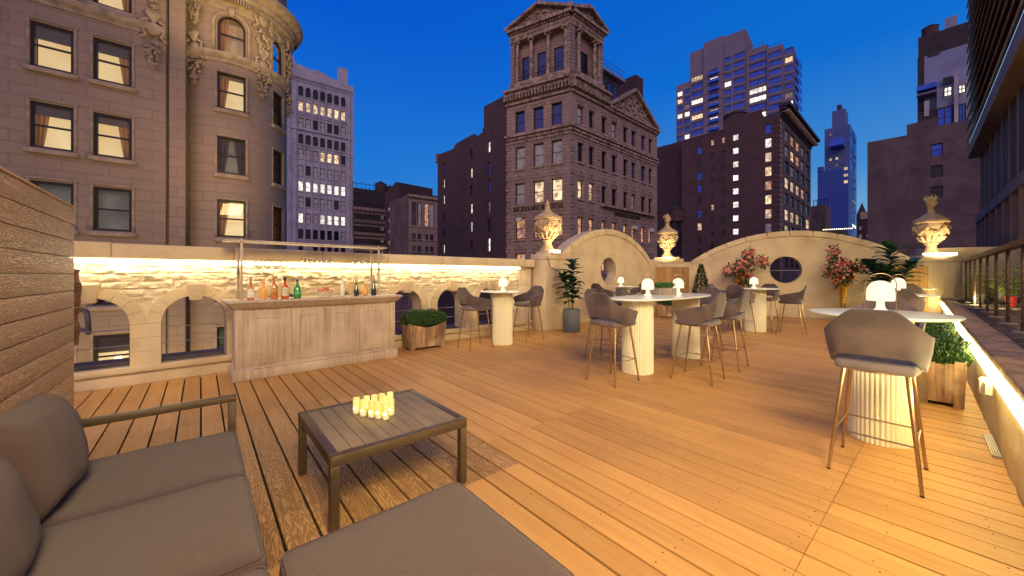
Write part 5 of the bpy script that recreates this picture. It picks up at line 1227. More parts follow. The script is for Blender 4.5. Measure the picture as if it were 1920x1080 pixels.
# ---------------- corner landmark building
K=(6.7,42.0); RLf=Face((-.66,46.127),q=K); RRf=Face(K,ang=48.7)
LM=bthing('corner_tower_building','ornate brown sandstone corner building with a columned temple tower and two carved pediments',RRf)
rl=[(18.82,21.4),(14.45,17.1),(10.1,12.65),(5.9,8.4),(1.6,4.1),(-2.7,-.2)]; rr=[(19.05,21.08),(14.65,16.8),(10.4,12.5),(6.12,8.22),(1.9,4.0),(-2.3,-.2)]
cl_=[(1.21,2.53),(3.68,5.01),(6.03,7.35)]; cr=[(1.2,2.24),(3.3,4.3),(5.85,6.85),(8.05,9.2),(10.7,11.75),(12.7,13.8),(15.2,16.35),(17.3,18.3)]
hl=[(a,b,c,d) for (c,d) in rl for (a,b) in cl_]; hr=[(a,b,c,d) for (c,d) in rr for (a,b) in cr]
facade(LM,'avenue_front',RLf,0,8.46,GZ,23,hl,sandstone,.35); facade(LM,'street_front',RRf,0,19.75,GZ,23,hr,sandstone,.35)
lp=[[glassc,glassc,glassc],[wdim,wdim,wdim],[wdim,wlit,wlit],[wlito,wlito,wlito],[wlito,wdim,wlito],[glassd]*3]
rp=[[wdim,glassd,glassd,wdim,glassd,glassc,glassc,glassc],[glassd,glassd,glassd,glassd,glassd,glassc,glassc,glassc],[wlit,wlit,glassd,glassd,glassd,wdim,glassd,glassd],[wlito,wlito,wlito,wlito,wlito,wlito,wlito,wlito],[wlito]*8,[glassd]*8]
for i,h_ in enumerate(hl): window(LM,RLf,*h_,lp[i//3][i%3],wfdark,y=.3,fw=.09,trim=2 if 4<h_[3]<18 else 1)
for i,h_ in enumerate(hr): window(LM,RRf,*h_,rp[i//8][i%8],wfdark,y=.3,fw=.09,trim=2 if 4<h_[3]<18 else 1)
for fc,Ls,hs in ((RLf,8.46,hl),(RRf,19.75,hr)):
    lt_=MB(); mo=MB()
    k=0
    while k*.34<Ls:
        x=k*.34; lt_.ball((x+.17,-.14,18.05+.0),.15 if k%3 else .22,6,(1,.6,1)); k+=1
    mo.box(-.12,Ls,-.14,.02,17.55,17.75); mo.box(-.2,Ls,-.28,.02,18.38,18.62)
    fp(LM,'carved_band',lt_,sandtrim,fc,smooth=60); fp(LM,'band_mouldings',mo,sandtrim,fc)
    q=MB()
    for k in range(14): q.box(-.07,.42 if k%2 else .6,-.07,.02,k*1.28+.2,k*1.28+1.0)
    fp(LM,'quoins',q,rustic,fc)
# right pier line
fp(LM,'quoins',(lambda q:[q.box(4.95,5.35 if k%2 else 5.5,-.07,.02,k*1.28+.2,k*1.28+1.0) for k in range(14)] and q)(MB()),rustic,RRf)
for fc,a,b in ((RLf,-.1,8.46),(RRf,0,7.0)):
    mb=MB(); mb.box(a,b,-.25,.05,22.3,22.6); mb.box(a-.0,b+.0,-.55,.05,23.35,23.7); mb.box(a-.0,b+.0,-.85,.05,23.7,24.0); fp(LM,'main_cornice',mb,sandtrim,fc)
    d=MB(); k=0
    while a+k*.42<b: d.box(a+k*.42,a+k*.42+.2,-.62,.02,22.75,23.34); k+=1
    fp(LM,'cornice_brackets',d,sandtrim,fc)
# street side cornice and pediment
mb=MB(); mb.box(7.01,19.8,-.3,.05,22.2,22.5); mb.box(7.01,19.9,-.5,.05,22.5,22.8); fp(LM,'street_cornice',mb,sandtrim,RRf)
apx=(13.2,26.5)
pd=MB().slab([(7.6,22.8),(18.9,22.8),apx],.0,.5); fp(LM,'pediment',pd,sandtrim,RRf)
def rake(p,q,y0,y1,th):
    d=Vector((q[0]-p[0],q[1]-p[1])).normalized(); n=Vector((-d.y,d.x))*th; 
    if n.y<0: n=-n
    return MB().slab([p,q,(q[0]+n.x,q[1]+n.y),(p[0]+n.x,p[1]+n.y)],y0,y1)
fp(LM,'pediment_rake',rake((7.2,22.75),apx,-.55,.5,.38),sandtrim,RRf); fp(LM,'pediment_rake',rake(apx,(19.3,22.75),-.55,.5,.38),sandtrim,RRf)
fg=MB()
for _ in range(120):
    x=random.uniform(8.6,17.8); zt_=22.9+(3.3*(1-abs(x-13.2)/5.9)); fg.ball((x,-.1,random.uniform(22.95,max(23.0,zt_-.2))),random.uniform(.12,.3),6,(1,.6,1))
fp(LM,'pediment_sculpture',fg,sandtrim,RRf,smooth=60)
# lettering on the front
for tx,face_,x,z,sz in (('BAUDOUINE BUILDING',RLf,4.3,9.25,.62),('BAUDOUINE BUILDING',RRf,11.6,9.15,.6)):
    c=bpy.data.curves.new('lettering','FONT'); c.body=tx; c.size=sz; c.align_x='CENTER'; c.extrude=.05; c.materials.append(wfbrown)
    o=bpy.data.objects.new('lettering',c); COL.objects.link(o); o.parent=LM; w_=face_.w(x,-.12); o.location=(w_.x-LM.location.x,w_.y-LM.location.y,z-GZ); o.rotation_euler=(R(90),0,face_.rz)
mb=MB(); mb.box(5.6,18.6,-.6,.02,9.9,10.15); fp(LM,'balcony_ledge',mb,sandtrim,RRf)
# tower
TZ=24.0
def towerface(fc,a,b,ncol,opens):
    hs=[(x0,x1,TZ+1.0,TZ+4.6) for x0,x1 in opens]
    g=MB(); 
    base=MB(); base.box(a,b,-.25,.5,TZ,TZ+.9); fp(LM,'tower_base',base,sandtrim,fc)
    # recessed wall
    hh=[(x0+.25,x1-.2,TZ+.9,TZ+4.3) for x0,x1 in opens]
    facade(LM,'tower_wall',Face(fc.w(0,.75).xy,ang=math.degrees(fc.a)),a,b,TZ,TZ+7.2,hh,sandstone,.2)
    for h_ in hh: window(LM,Face(fc.w(0,.75).xy,ang=math.degrees(fc.a)),*h_,glassc if fc is RLf else glassd,wfdark,y=.1,fw=.09)
    ent=MB(); ent.box(a,b,-.12,.9,TZ+6.0,TZ+6.45); ent.box(a,b,-.18,.9,TZ+6.451,TZ+7.1); ent.box(a-.3,b+.3,-.6,.9,TZ+7.101,TZ+7.45); fp(LM,'entablature',ent,sandtrim,fc)
    d=MB(); k=0
    while a+k*.36<b: d.box(a+k*.36,a+k*.36+.17,-.40,-.18,TZ+6.85,TZ+7.1); k+=1
    fp(LM,'dentils',d,sandtrim,fc)
    c=MB()
    for x in ncol:
        c.lathe([(.30,TZ+.9),(.31,TZ+1.0),(.24,TZ+1.15),(.245,TZ+3),(.21,TZ+5.5),(.21,TZ+5.6)],20,c=(x,.12,0)); 
        for sg in (-1,1): c.tube([(x+sg*.27,-.14,TZ+5.75),(x+sg*.27,.38,TZ+5.75)],.13,10)
        c.box(x-.34,x+.34,-.2,.44,TZ+5.85,TZ+5.999)
    fp(LM,'columns',c,sandstone if 0 else sandtrim,fc,smooth=50)
    r=MB()
    for x0,x1 in opens:
        for k in range(7): x=x0+(x1-x0)*(k+.5)/7; r.tube([(x,-.1,TZ+.9),(x,-.1,TZ+1.55)],.025,5)
        r.tube([(x0,-.1,TZ+1.55),(x1,-.1,TZ+1.55)],.03,5)
    fp(LM,'balcony_rail',r,wfdark,fc)
    m_=(a+b)/2; ap=(m_,TZ+7.45+(b-a)*.23)
    fp(LM,'tower_pediment',MB().slab([(a-.1,TZ+7.451),(b+.1,TZ+7.451),ap],-.05,.9),sandtrim,fc)
    fp(LM,'tower_rake',rake((a-.5,TZ+7.4),ap,-.65,3.0,.32),sandtrim,fc); fp(LM,'tower_rake',rake(ap,(b+.5,TZ+7.4),-.65,3.0,.32),sandtrim,fc)
    fg=MB()
    for _ in range(60): 
        x=random.uniform(a+.8,b-.8); top_=TZ+7.5+(b-a)*.23*(1-abs(x-m_)/((b-a)/2)); fg.ball((x,-.12,random.uniform(TZ+7.55,max(TZ+7.6,top_-.25))),random.uniform(.10,.24),6,(1,.6,1))
    fp(LM,'tower_sculpture',fg,sandtrim,fc,smooth=60)
    ac=MB()
    for x,z in ((a-.2,TZ+7.6),(ap[0],ap[1]+.1),(b+.1,TZ+7.6)):
        ac.ball((x,.1,z+.5),.30,8,(1,.8,1.6)); ac.ball((x,.1,z+.1),.38,8,(1,.8,.7))
    fp(LM,'acroteria',ac,sandtrim,fc,smooth=60)
    for x in (a,b-.55): fp(LM,'corner_pilaster',MB().box(x,x+.55,.0,.6,TZ+.9,TZ+6.0),rustic,fc)
towerface(RLf,.55,8.35,(1.1+.35,3.35,5.55,7.75),((1.5,3.2),(3.6,5.3),(5.8,7.5)))
towerface(RRf,.15,6.1,(1.5,4.6,5.45),((1.9,4.3),))
mb=MB().add([(0.6,.8,TZ+7.4),(6.1,.8,TZ+7.4),(6.1,7.9,TZ+7.4),(0.6,7.9,TZ+7.4),(.6,.8,TZ),(6.1,.8,TZ),(6.1,7.9,TZ),(.6,7.9,TZ)],[(0,1,2,3),(1,5,6,2),(2,6,7,3)]); fp(LM,'tower_core',mb,sandstone,RRf,smooth='raw')
pn_=MB(); pn_.box(6.3,11.2,.9,5,TZ-1.2,TZ+3.4); fp(LM,'penthouse',pn_,dbrick2,RRf); fp(LM,'penthouse_roof',MB().box(6.2,11.7,.3,5.2,TZ+3.4,TZ+3.75),greymetal,RRf)
for k in range(3): window(LM,RRf,6.9+k*1.35,7.8+k*1.35,TZ+.3,TZ+2.6,glassc,wfdark,y=.84,fw=.06)
r=MB()
for k in range(8): r.tube([(6.4+k*.72,.5,TZ+3.75),(6.4+k*.72,.5,TZ+4.9)],.03,4)
for z in (4.3,4.9): r.tube([(6.4,.5,TZ+z),(11.5,.5,TZ+z)],.03,4)
for k in range(6): r.tube([(11+k*.8,2.5,TZ+1),(11+k*.8,2.5,TZ+3.0)],.03,4)
for z in (2.2,3.0): r.tube([(11,2.5,TZ+z),(15.6,2.5,TZ+z)],.03,4)
fp(LM,'roof_railings',r,wfbrown,RRf); fp(LM,'chimney',MB().box(15.9,17.9,1.2,4.5,22.8,30.4),dbrick2,RRf); fp(LM,'roof_box',MB().box(12.6,14.2,3.0,4.5,22.8,27.5),darkst,RRf)
massing(LM,RRf,0.2,19.75,GZ,22.8,7.6,sandstone)
for k in (0,2,4): 
    if k<4: pass
ac_=MB().box(1.5,2.2,-.35,.1,8.0,8.4); tag(build('window_air_conditioner',ac_,whitep,loc=RLf.w(0,0),rz=RLf.rz),'white air conditioner in the leftmost low window of the ornate corner building','air conditioner')
for x,lb in ((12.9,'air conditioner in a street side window of the ornate building'),(17.5,'air conditioner at the far right window of the ornate building')):
    tag(build('window_air_conditioner',MB().box(x,x+.75,-.35,.1,7.75,8.2),whitep,loc=RRf.w(0,0),rz=RRf.rz),lb,'air conditioner')
# ---------------- dark brick side building left of it
SBf=Face((-11.715,58.31),q=(-.66,46.127)); SB=bthing('brick_side_building','dark brick building with narrow scattered windows stepping up to the ornate tower',SBf)
hs=[]
def hz(px,py,w_,h_): s,z=SBf.sz(px,py); return (s-w_/2,s+w_/2,z-h_/2,z+h_/2)
lit=[]
for px,lst in ((916.5,((273,1),(316,2),(349,2),(388,3),(422,0),(459,1))),(883.5,((289,0),(324,1),(357,0),(391,1),(425,1),(459,0))),(832,((314,2),(344,1),(374,1),(407,0),(437,0),(467,1)))):
    for y_,k in lst: hs.append(hz(px,y_,.62 if px>890 else .55,1.75 if px>890 else 1.35)); lit.append(k)
L2=SBf.L
facade(SB,'wall_face',SBf,0,L2,GZ,19.0,hs,dbrick,.25)
for h_,k in zip(hs,lit): window(SB,SBf,*h_,[glassd,wlitw,glassb,wdim][k],wfbrown,y=.2,fw=.05)
mb=MB().slab([(0,19.0),(L2,19.0),(L2,23.95),(11.83,24.0),(11.83,20.7),(9.9,20.4),(9.6,21.0),(7.9,20.95),(5.2,20.8),(4.4,20.2),(0,20.4)],0,.4); fp(SB,'stepped_parapet',mb,dbrick,SBf)
fp(SB,'cornice_return',MB().box(-.5,.0,-.1,6,19.2,20.6),sandtrim,SBf); massing(SB,SBf,0,L2,GZ,19.0,9,dbrick2); fp(SB,'roof_bulkhead',MB().box(11.9,L2,.41,7,19,23.9),dbrick2,SBf); fp(SB,'roof_box',MB().box(10,11.5,1.2,3,19,21.9),dbrick2,SBf)
# ---------------- brick block with cornice on the right and the apartment tower behind
KB=(65.,90.); BLf=Face((KB[0]-.743*60,KB[1]+.669*60),q=KB); BRf=Face(KB,ang=48); BB=bthing('brown_brick_block','dark brown brick block with columns of lit windows and a heavy right cornice',BLf)
LL=BLf.L; hs=[];pn=[]
for s,w_,h_,seq in ((41.4,1.1,2.0,[2,0,2,2,0,2,1,0,0,0]),(44.8,.75,1.5,[4,0,0,0,0,4,0,0,0,0]),(47.4,.75,1.5,[4,0,0,0,0,0,0,0,0,0]),(50.0,1.3,1.55,[5,5,5,5,5,5,5,5,0,0]),(57.0,1.35,2.3,[2,5,1,1,6,1,1,3,0,0])):
    for k,c in enumerate(seq):
        z=36.6-k*3.5-(0 if s!=41.4 else 1.7); hs.append((s,s+w_,z-.1,z-.1+h_)); pn.append([glassd,wlit,glassb,wdim,wlito,wlitw,wlito][c])
hs.append((57.0,58.35,39.2,41.0)); pn.append(glassb)
facade(BB,'party_wall',BLf,37.3,LL,GZ,39.3,[h for h in hs if h[3]<39.2],dbrick,.25)
for h_,m_ in zip(hs,pn):
    if h_[3]<39.2: window(BB,BLf,*h_,m_,wfbrown,y=.2,fw=.07)
fp(BB,'stepped_parapet',MB().slab([(37.3,39.3),(48,39.3),(48,42.5),(56.3,42.8),(56.4,40.9),(LL,40.9),(LL,39.301),(48.01,39.299)],0,.5),dbrick,BLf)
fp(BB,'roof_penthouse',MB().box(48.1,56.2,.5,9,39.3,42.4),dbrick2,BLf)
hs=[];pn=[]
bays=[(4.8,9.4),(10.9,15.5),(17,21.8),(23.3,28.4),(30,35.5)]
prow=[[3,4,4,3,0],[3,1,4,3,0],[0,3,0,0,0],[1,1,1,4,0],[0,0,0,0,0],[1,1,1,0,1],[1,0,0,3,0],[3,0,0,0,0],[0,0,0,0,0]]
for k in range(9):
    z=38.6-k*4.05
    for q,(a,b) in enumerate(bays): hs.append((a,b,z-2.9,z)); pn.append([glassd,wlit,glassb,wdim,wlito][prow[k][q]])
facade(BB,'street_front',BRf,0,37,GZ,40.5,hs,lilacstone if 0 else stucco,.4)
for h_,m_ in zip(hs,pn): window(BB,BRf,*h_,m_,wfbrown,y=.3,fw=.14,mull=2)
mb=MB(); mb.box(-.6,37.6,-2.2,.1,42.2,42.9); mb.box(-.3,37.3,-1.4,.1,41.5,42.199); mb.box(0,37,-.3,.1,40.3,41.499); fp(BB,'cornice',mb,darkst,BRf)
mb=MB()
for k in range(24): mb.box(.5+k*1.55,1.0+k*1.55,-1.9,-.31,41.0,41.499)
fp(BB,'cornice_brackets',mb,sandtrim,BRf); q=MB()
for k in range(34): q.box(-.1,1.0 if k%2 else 1.6,-.12,.02,k*1.2-1,k*1.2-.3)
fp(BB,'quoins',q,sandtrim,BRf); fp(BB,'quoins',(lambda q:[q.box(LL-(.8 if k%2 else 1.3),LL+.1,-.12,.02,k*1.2-1,k*1.2-.3) for k in range(34)] and q)(MB()),dbrick,BLf)
massing(BB,BRf,0.3,37,GZ,40.5,34,dbrick2,name='body')
KA=(78.,140.); ALf=Face((KA[0]-.72*100,KA[1]+.69*100),q=KA); TA=bthing('apartment_tower','tall concrete apartment tower with ribbon windows and a lit balcony column',ALf)
segs=[(84.2,89.7,78.5,0,[(84.6,86.6),(87.4,89.3)]),(89.7,94.8,89.2,-.6,[(90.2,94.4)]),(94.8,101.7,90.5,-1.4,[(97.1,99.9)]),(101.7,108.7,90.0,-1.0,[(101.95,104.2),(105.0,108.5)]),(108.7,115.2,82.2,.0,[(109.7,114.8)]),(115.2,119.5,80.1,-.7,[(115.5,119.2)]),(119.5,122.6,78.0,0,[(120,122.3)])]
cnt=0
for si,(a,b,zt_,off,ws) in enumerate(segs):
    fc=Face(ALf.w(0,off).xy,ang=math.degrees(ALf.a)); hs=[]
    k0=79.6 if si in (1,2) else (82.4 if si==3 else (80.3 if si==4 else 78.6 if si!=0 else 76))
    z=k0-2.2; zmin={0:36,1:43,2:46,3:53,4:55,5:50,6:52}[si]
    while z>zmin:
        for (x0,x1) in ws: hs.append((x0,x1,z,z+1.85))
        z-=3.0
    facade(TA,'tower_wall',fc,a,b,GZ,zt_,hs,towerc,.3)
    for i,h_ in enumerate(hs):
        if cnt<=99:
            m_=pick((glassb,10 if si!=2 else 2),(wlitw,1.7 if si!=2 else 3),(wlit,1),(wdim,1 if si!=2 else 3)); 
            window(TA,fc,*h_,m_,wfbrown,y=.25,fw=.10,mull=max(1,int((h_[1]-h_[0])/1.4)),rail=False); cnt+=1
    massing(TA,fc,a,b,GZ,zt_,12,towerc)
    sl=MB()
    for i,h_ in enumerate(hs):
        if i%len(ws)==0: sl.box(a,b,-.10,.02,h_[2]-.9,h_[2]-.75)
    fp(TA,'floor_bands',sl,towerc,fc)
    if si==2:
        for h_ in hs: bl=MB(); bl.box(96.9,100.3,-1.1,.02,h_[2]-.35,h_[2]-.1); bl.box(96.9,100.3,-1.1,-1.02,h_[2]-.101,h_[2]+.75); fp(TA,'balcony',bl,glassb,fc)

fr_=Face(ALf.w(122.6,0).xy,ang=48); rb=MB()
for k in range(11): rb.box(.5,11.5,-.12,-.02,74.4-k*3,76.1-k*3)
o=fp(TA,'side_windows',rb,glassb,fr_); o['kind']='stuff'
r=MB()
for k in range(9): r.tube([(109+k*1.2,.3,82.2 if k<5 else 80.1),(109+k*1.2,.3,83.6 if k<5 else 81.5)],.06,4)
r.tube([(109,.3,83.6),(114,.3,83.6)],.06,4); r.tube([(115,.3,81.5),(119,.3,81.5)],.06,4); fp(TA,'roof_railings',r,wfbrown,ALf)
p=at(1379,242,106); tank(p[0],p[1],p[2],3.0,3.6,'pale purple water tank on the brown brick block',3)
# ---------------- blue tower, small far buildings
t,f,s1,z1=far(1533,1591,260,138,'blue glass slab building glowing with the dusk sky',None,322,depth=20); massing(t,f,0,s1,GZ,z1,20,bluewall,front=True)
fp(t,'roof_edge',MB().box(0,3,-.5,4,z1,z1+3),bluewall,f)
for k in range(3): window(t,f,s1-2.4,s1-.3,z1-2-k*4.4,z1-k*4.4,wlit,y=-.1,fw=.1)
t2,f,s1,z1=far(1546,1594,330,138,'dark blue skyscraper with stepped crown behind the blue slab',None,243); massing(t2,f,0,s1,GZ,z1,30,bluedark,front=True)
a=f.sz(1560,243)[0]; b=f.sz(1585,243)[0]; massing(t2,f,a,b,z1,f.sz(1560,209)[1],18,bluedark,front=True,name='crown'); fp(t2,'crown_cap',MB().box(a+3,b-3,2,10,f.sz(1560,209)[1],f.sz(1560,209)[1]+5),darkst,f)
f3=Face(f.w(s1,0).xy,ang=48); e=f3.sz(1606,400)[0]; fp(t2,'glass_side',MB().add([(0,0,GZ),(e,0,GZ),(e,0,z1),(0,0,z1)],[(0,1,2,3)]),glassb,f3,smooth='raw')
for k in range(22):
    if k%3!=1: window(t2,f3,e*.15,e*.85,z1-8-k*7.2,z1-5-k*7.2,pick((wdim,2),(glassb,3),(wlitw,1)),y=-.3,fw=.3)
for k in range(9):
    for q in range(3): 
        if (k*3+q)%4!=2: window(t2,f,3+q*4.2,5.2+q*4.2,z1-7-k*5.5,z1-4.6-k*5.5,pick((glassb,3),(wdim,2),(wlit,1)),y=-.3,fw=.25)
p0=f.sz(1554,300)[0]; fp(t2,'lit_terrace',MB().box(a,b,-14,-1,f.sz(1565,268)[1]-6,f.sz(1565,268)[1]-.1),glassb,f)
t,f,s1,z1=far(1606,1632,150,138,'dark building with pyramid roof right of the blue skyscraper',None,402); massing(t,f,0,s1,GZ,z1,14,darkst,front=True); fp(t,'pyramid_roof',MB().add([(0,0,z1),(s1*.7,0,z1),(s1*.7,5,z1),(0,5,z1),(s1*.35,2.5,z1+5)],[(0,1,4),(1,2,4),(2,3,4),(3,0,4)]),darkst,f,smooth='raw')
for k in range(7):
    for q in range(2): window(t,f,.7+q*2.2,1.7+q*2.2,z1-3-k*3.4,z1-1.4-k*3.4,pick((wdim,3),(wlit,1),(glassd,3)),y=-.05)
t,f,s1,z1=far(1512,1548,150,138,'low dark block left of the blue slab',None,388); massing(t,f,0,s1,GZ,z1,12,stucco,front=True); r=MB(); 
for k in range(5): r.tube([(2+k*1.1,2,z1),(2+k*1.1,2,z1+2.6)],.12,4)
r.tube([(2,2,z1+2.6),(6.4,2,z1+2.6)],.12,4); fp(t,'roof_frame',r,wfdark,f)
t,f,s1,z1=far(1541,1580,110,138,'small rooftop bar with a string of bright lights',None,433); massing(t,f,0,s1,GZ,z1,10,darkst,front=True); r=MB()
for k in range(16): r.ball((.4+k*.42,-.3,z1+.3-.012*k),.13,6)
fp(t,'string_lights',r,emit('string_light_glow',(1,.8,.5),6),f)
t,f,s1,z1=far(1231,1245,190,138,'slim distant tower beside the ornate corner building',None,309); massing(t,f,0,s1,GZ,z1,14,towerc,front=True)
for k in range(10): window(t,f,s1*.2,s1*.85,z1-3-k*3.6,z1-1-k*3.6,pick((glassb,3),(wdim,1)),y=-.1,rail=False)
t,f,s1,z1=far(1225,1290,120,128,'dark cluttered low block behind the far urn',None,408); massing(t,f,0,s1,GZ,z1,12,darkst,front=True); r=MB()
for k in range(5): r.box(1+k*2.2,2.4+k*2.2,1,3,z1,z1+random.uniform(.5,3))
fp(t,'roof_vents',r,greymetal,f)
p=at(1268,416,100); tank(p[0],p[1],p[2],1.9,3.2,'dark water tank between the ornate building and the brick block',3)
# ---------------- brown stucco building and grey terraces on the right
Df=Face((57.8,60.),ang=140); DB=bthing('stucco_building','brown stucco wall building with patched blind windows behind the right urn',Df)
hs=[];W5=[]
def dz(px0,px1,y0,y1): a=Df.sz(px0,y1); b=Df.sz(px1,y0); return (a[0],b[0],a[1],b[1])
for q in ((1745,1768,267,294),(1745,1768,308,334),(1745,1768,348,372)): hs.append(dz(*q))
facade(DB,'wall_face',Df,-.2,19,GZ,21.2,[(round(a,2),round(b,2),round(c,2),round(d,2)) for a,b,c,d in hs],stucco,.3)
for i,h_ in enumerate(hs): window(DB,Df,*[round(x,2) for x in h_],[glassb,glassd,glassd][i],wfdark,y=.25,fw=.09)
pmat=mat('stucco_patch',(.125,.08,.078),.95,c2=(.15,.10,.095),scale=1)
for q in ((1798,1830,316,332),(1798,1832,378,404),(1672,1680,300,380),(1700,1712,340,378),(1704,1716,400,412)): a,b,c,d=dz(*q); fp(DB,'bricked_up_patch',MB().box(a,b,-.03,.02,c,d),pmat,Df)
a=Df.sz(1628,400)[0]; fp(DB,'parapet',MB().slab([(-.2,21.2),(19,21.2),(19,23.3),(Df.sz(1757,230)[0],23.4),(Df.sz(1757,230)[0],24.6),(Df.sz(1700,230)[0],24.5),(Df.sz(1700,230)[0],22.9),(-.2,23.0)],0,.6),stucco,Df); massing(DB,Df,-.2,19,GZ,21.2,10,stucco)
fp(DB,'cornice_return',MB().box(-1.0,-.2,-.2,1.5,10.6,11.8),sandtrim,Df)
Ef=Face((93.2,85.),ang=140); EB=bthing('terraced_tower','grey panelled tower with stepped terraces and two bright upper windows on the right',Ef)
def ez(px,py): return Ef.sz(px,py)
e=[ez(1724,90)[0],ez(1850,60)[0]]
ztop=ez(1735,72)[1]
massing(EB,Ef,e[0],e[1]+10,GZ,ztop-4,14,greymetal,front=True); fp(EB,'dark_crown',MB().box(e[0]-.2,ez(1822,50)[0],-.1,12,ztop-4,ztop+.6),darkst,Ef); fp(EB,'dark_edge',MB().box(e[0]-.3,ez(1733,100)[0],-.12,3,GZ,ztop-4),darkst,Ef)
a=ez(1771,50)[0]; b=ez(1795,50)[0]; fp(EB,'bulkhead',MB().box(a,b,1,6,ztop+.6,ztop+3.4),greymetal,Ef)
p=at(1744,68,95); tank(p[0],p[1],p[2]-.5,1.5,2.6,'grey water tank on top of the terraced tower',3)
def eb(px0,px1,y0,y1,d,name,m): A=ez(px0,y1);B=ez(px1,y0); return fp(EB,name,MB().box(A[0],B[0],-d,0.02,A[1],B[1]),m,Ef)
eb(1757,1832,140,250,2.0,'terrace_block',greymetal); eb(1720,1757,160,178,2.6,'glass_balcony',glassb); eb(1720,1757,178,184,2.7,'balcony_slab',towerc); eb(1722,1800,200,260,2.6,'dark_bay',darkst); eb(1734,1743,195,225,2.8,'white_pier',lilacstone); eb(1789,1797,140,250,3.4,'white_pier',lilacstone); eb(1740,1762,92,108,.15,'dark_panel',darkst)
for (x0,x1,y0,y1,m_) in ((1769,1786,168,190,wlitw),(1796,1811,164,184,wlitw),(1757,1786,205,248,glassb),(1797,1811,200,244,glassb),(1768,1786,150,166,glassd)):
    A=ez(x0,y1);B=ez(x1,y0); window(EB,Ef,round(A[0],2),round(B[0],2),round(A[1],2),round(B[1],2),m_,wfdark,y=-2.75,fw=.2,mull=1)
# ---------------- louvred building close on the right
FFa=Face((25.2,20.0),ang=227.4); FB=bthing('louvred_building','dark building with brown slatted louvres and perforated panels close on the right',FFa)
zs,zb=4.6,7.85; Lx=24
perf=mat('perforated_panel',(.13,.09,.095),.6,metal=.2,c2=(.045,.03,.035),scale=90,stretch=(1,1,1)); framec=mat('grey_frame',(.30,.20,.17),.8,c2=(.25,.165,.14),scale=1.5); slatm=mat('brown_slat',(.42,.24,.15),.55,c2=(.26,.14,.09),scale=2,stretch=(.3,2,2))
wallb=MB().box(0,Lx,.8,6,GZ,zs-.35); fp(FB,'lower_wall',wallb,towerc,FFa); fp(FB,'upper_wall',MB().box(0,Lx,.5,6,zs+.25,18),darkst,FFa)
fp(FB,'concrete_beam',MB().box(0,Lx,-.12,.8,zs-.35,zs+.05),framec,FFa)
xs=[0]; st=1.75
while xs[-1]<Lx: xs.append(xs[-1]+st)
mb=MB(); m2=MB()
for x in xs:
    mb.box(x-.09,x+.09,-.10,.8,GZ,zs-.351); m2.box(x-.03,x+.03,.05,.2,zs+.051,zb)
fp(FB,'concrete_fins',mb,framec,FFa); fp(FB,'panel_mullions',m2,framec,FFa)
for i,x in enumerate(xs[:-1]): fp(FB,'perforated_panel',MB().box(x+.04,x+st-.04,.10,.13,zs+.06,zb),perf,FFa)
fp(FB,'soffit_beam',MB().box(-.25,Lx,-.38,.5,zb+.001,zb+.62),slatm,FFa)
for k in range(13):
    z=zb+.95+k*.62; fp(FB,'louvre_slat',MB().add([(-.35,-.42,z),(Lx,-.42,z),(Lx,-.16,z+.50),(-.35,-.16,z+.50),(-.35,-.38,z-.03),(Lx,-.38,z-.03),(Lx,-.12,z+.47),(-.35,-.12,z+.47)],[(0,1,2,3),(4,7,6,5),(0,4,5,1),(2,6,7,3),(0,3,7,4),(1,5,6,2)]),slatm,FFa)
m3=MB()
for x in xs[::2]: m3.box(x,x+.08,-.10,.1,zb+.551,zb+9)
fp(FB,'louvre_supports',m3,wfdark,FFa); fp(FB,'blue_light_line',MB().box(.6,Lx,-.36,-.30,zb+.63,zb+.72),emit('blue_light_line_glow',(.35,.62,1),1.2),FFa)
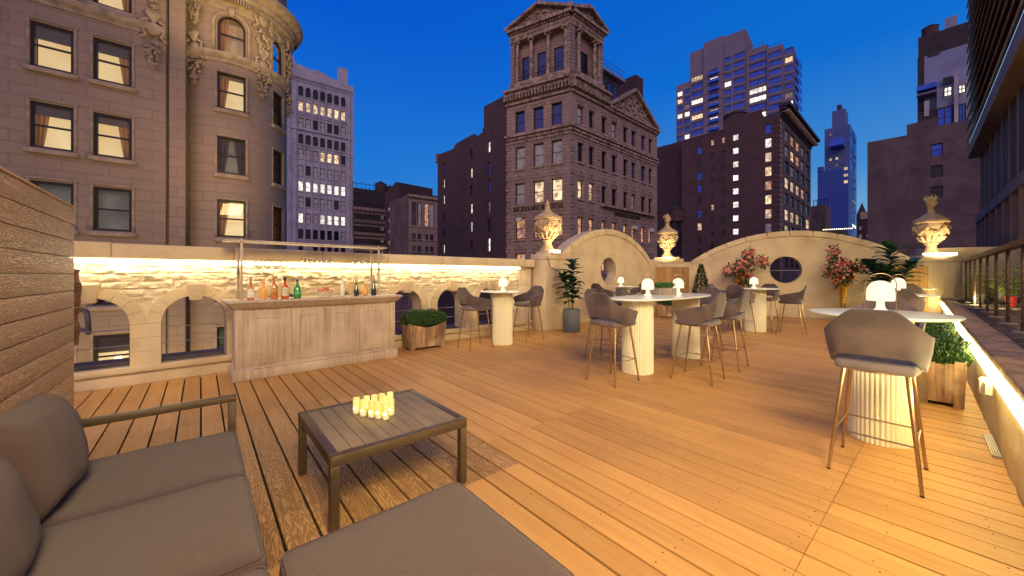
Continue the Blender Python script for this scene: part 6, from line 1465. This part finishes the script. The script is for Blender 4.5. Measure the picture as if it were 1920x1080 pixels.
# lit shrub and pots on the neighbour roof
def shrub(loc,label,r,h,m,seed,pot,n=900,ls=.07):
    random.seed(seed); t=thing('potted_shrub',label,'potted plant',loc); build('pot',MB().lathe([(.07,0),(.10,.22),(.108,.24),(.09,.24),(.02,.22)],24),pot,t,smooth=50); mb=MB(); st=MB()
    for q in range(7): a=q*.9; st.tube([(0,0,.22),(r*.35*math.cos(a),r*.35*math.sin(a),.22+h*.4),(r*.8*math.cos(a),r*.8*math.sin(a),.22+h*.8)],[.015,.01,.005],5)
    for _ in range(n):
        a=random.uniform(0,2*PI); f=random.random(); rr=r*math.sqrt(random.random())*(.5+.7*math.sin(PI*f)); p=Vector((rr*math.cos(a),rr*math.sin(a),.26+h*f)); bigleaf(mb,p,Vector((math.cos(a),math.sin(a),random.uniform(-.4,.9))),ls*random.uniform(.6,1.3),ls*.2,.3)
    build('stem',st,stemm,t); build('leaves',mb,m,t); return t
redpot=mat('red_glazed_pot',(.35,.03,.03),.3)
q=Face(RP.w(0,0).xy,ang=227.8)
def gy(px,Y): return Vector(((px-960)/F*Y,Y,.72))
def rpx(px,d): # point on the gravel roof behind the railing at distance d behind the parapet line
    f=Face(RP.w(0,d).xy,ang=227.8); return f.w(f.sz(px,500)[0],0,.72)
shrub(gy(1896,8.6),'yellow lit shrub in a red pot behind the railing',.26,.62,shrubl,31,redpot)
shrub(gy(1836,9.5),'small green shrub lit from below behind the far railing posts',.22,.5,shrubl,32,potgrey,500)
lamp('planter_uplight',tuple(gy(1886,7.9)+Vector((0,0,.12))),22,(1,.86,.35),.08,tuple(gy(1896,8.6)+Vector((0,0,.8))))
lamp('planter_uplight',tuple(gy(1832,8.9)+Vector((0,0,.12))),14,(1,.86,.35),.08,tuple(gy(1836,9.5)+Vector((0,0,.6))))
sf=thing('outdoor_sofa','black low outdoor sofa behind the railing','sofa',gy(1900,9.9),RP.rz)
build('seat',MB().box(-.8,.8,-.4,.4,0,.35),blk,sf,bevel=.03); build('backrest',MB().box(-.8,.8,.28,.42,.351,.72),blk,sf,bevel=.03); build('armrest',MB().box(-.93,-.801,-.4,.42,0,.6),blk,sf,bevel=.03); build('armrest',MB().box(.801,.93,-.4,.42,0,.6),blk,sf,bevel=.03)
# turn lettering curves into meshes
dg=bpy.context.evaluated_depsgraph_get()
for o in [o for o in bpy.data.objects if o.type=='FONT']:
    me=bpy.data.meshes.new_from_object(o.evaluated_get(dg)); n=bpy.data.objects.new(o.name,me); COL.objects.link(n); n.parent=o.parent; n.matrix_basis=o.matrix_basis.copy(); bpy.data.objects.remove(o)
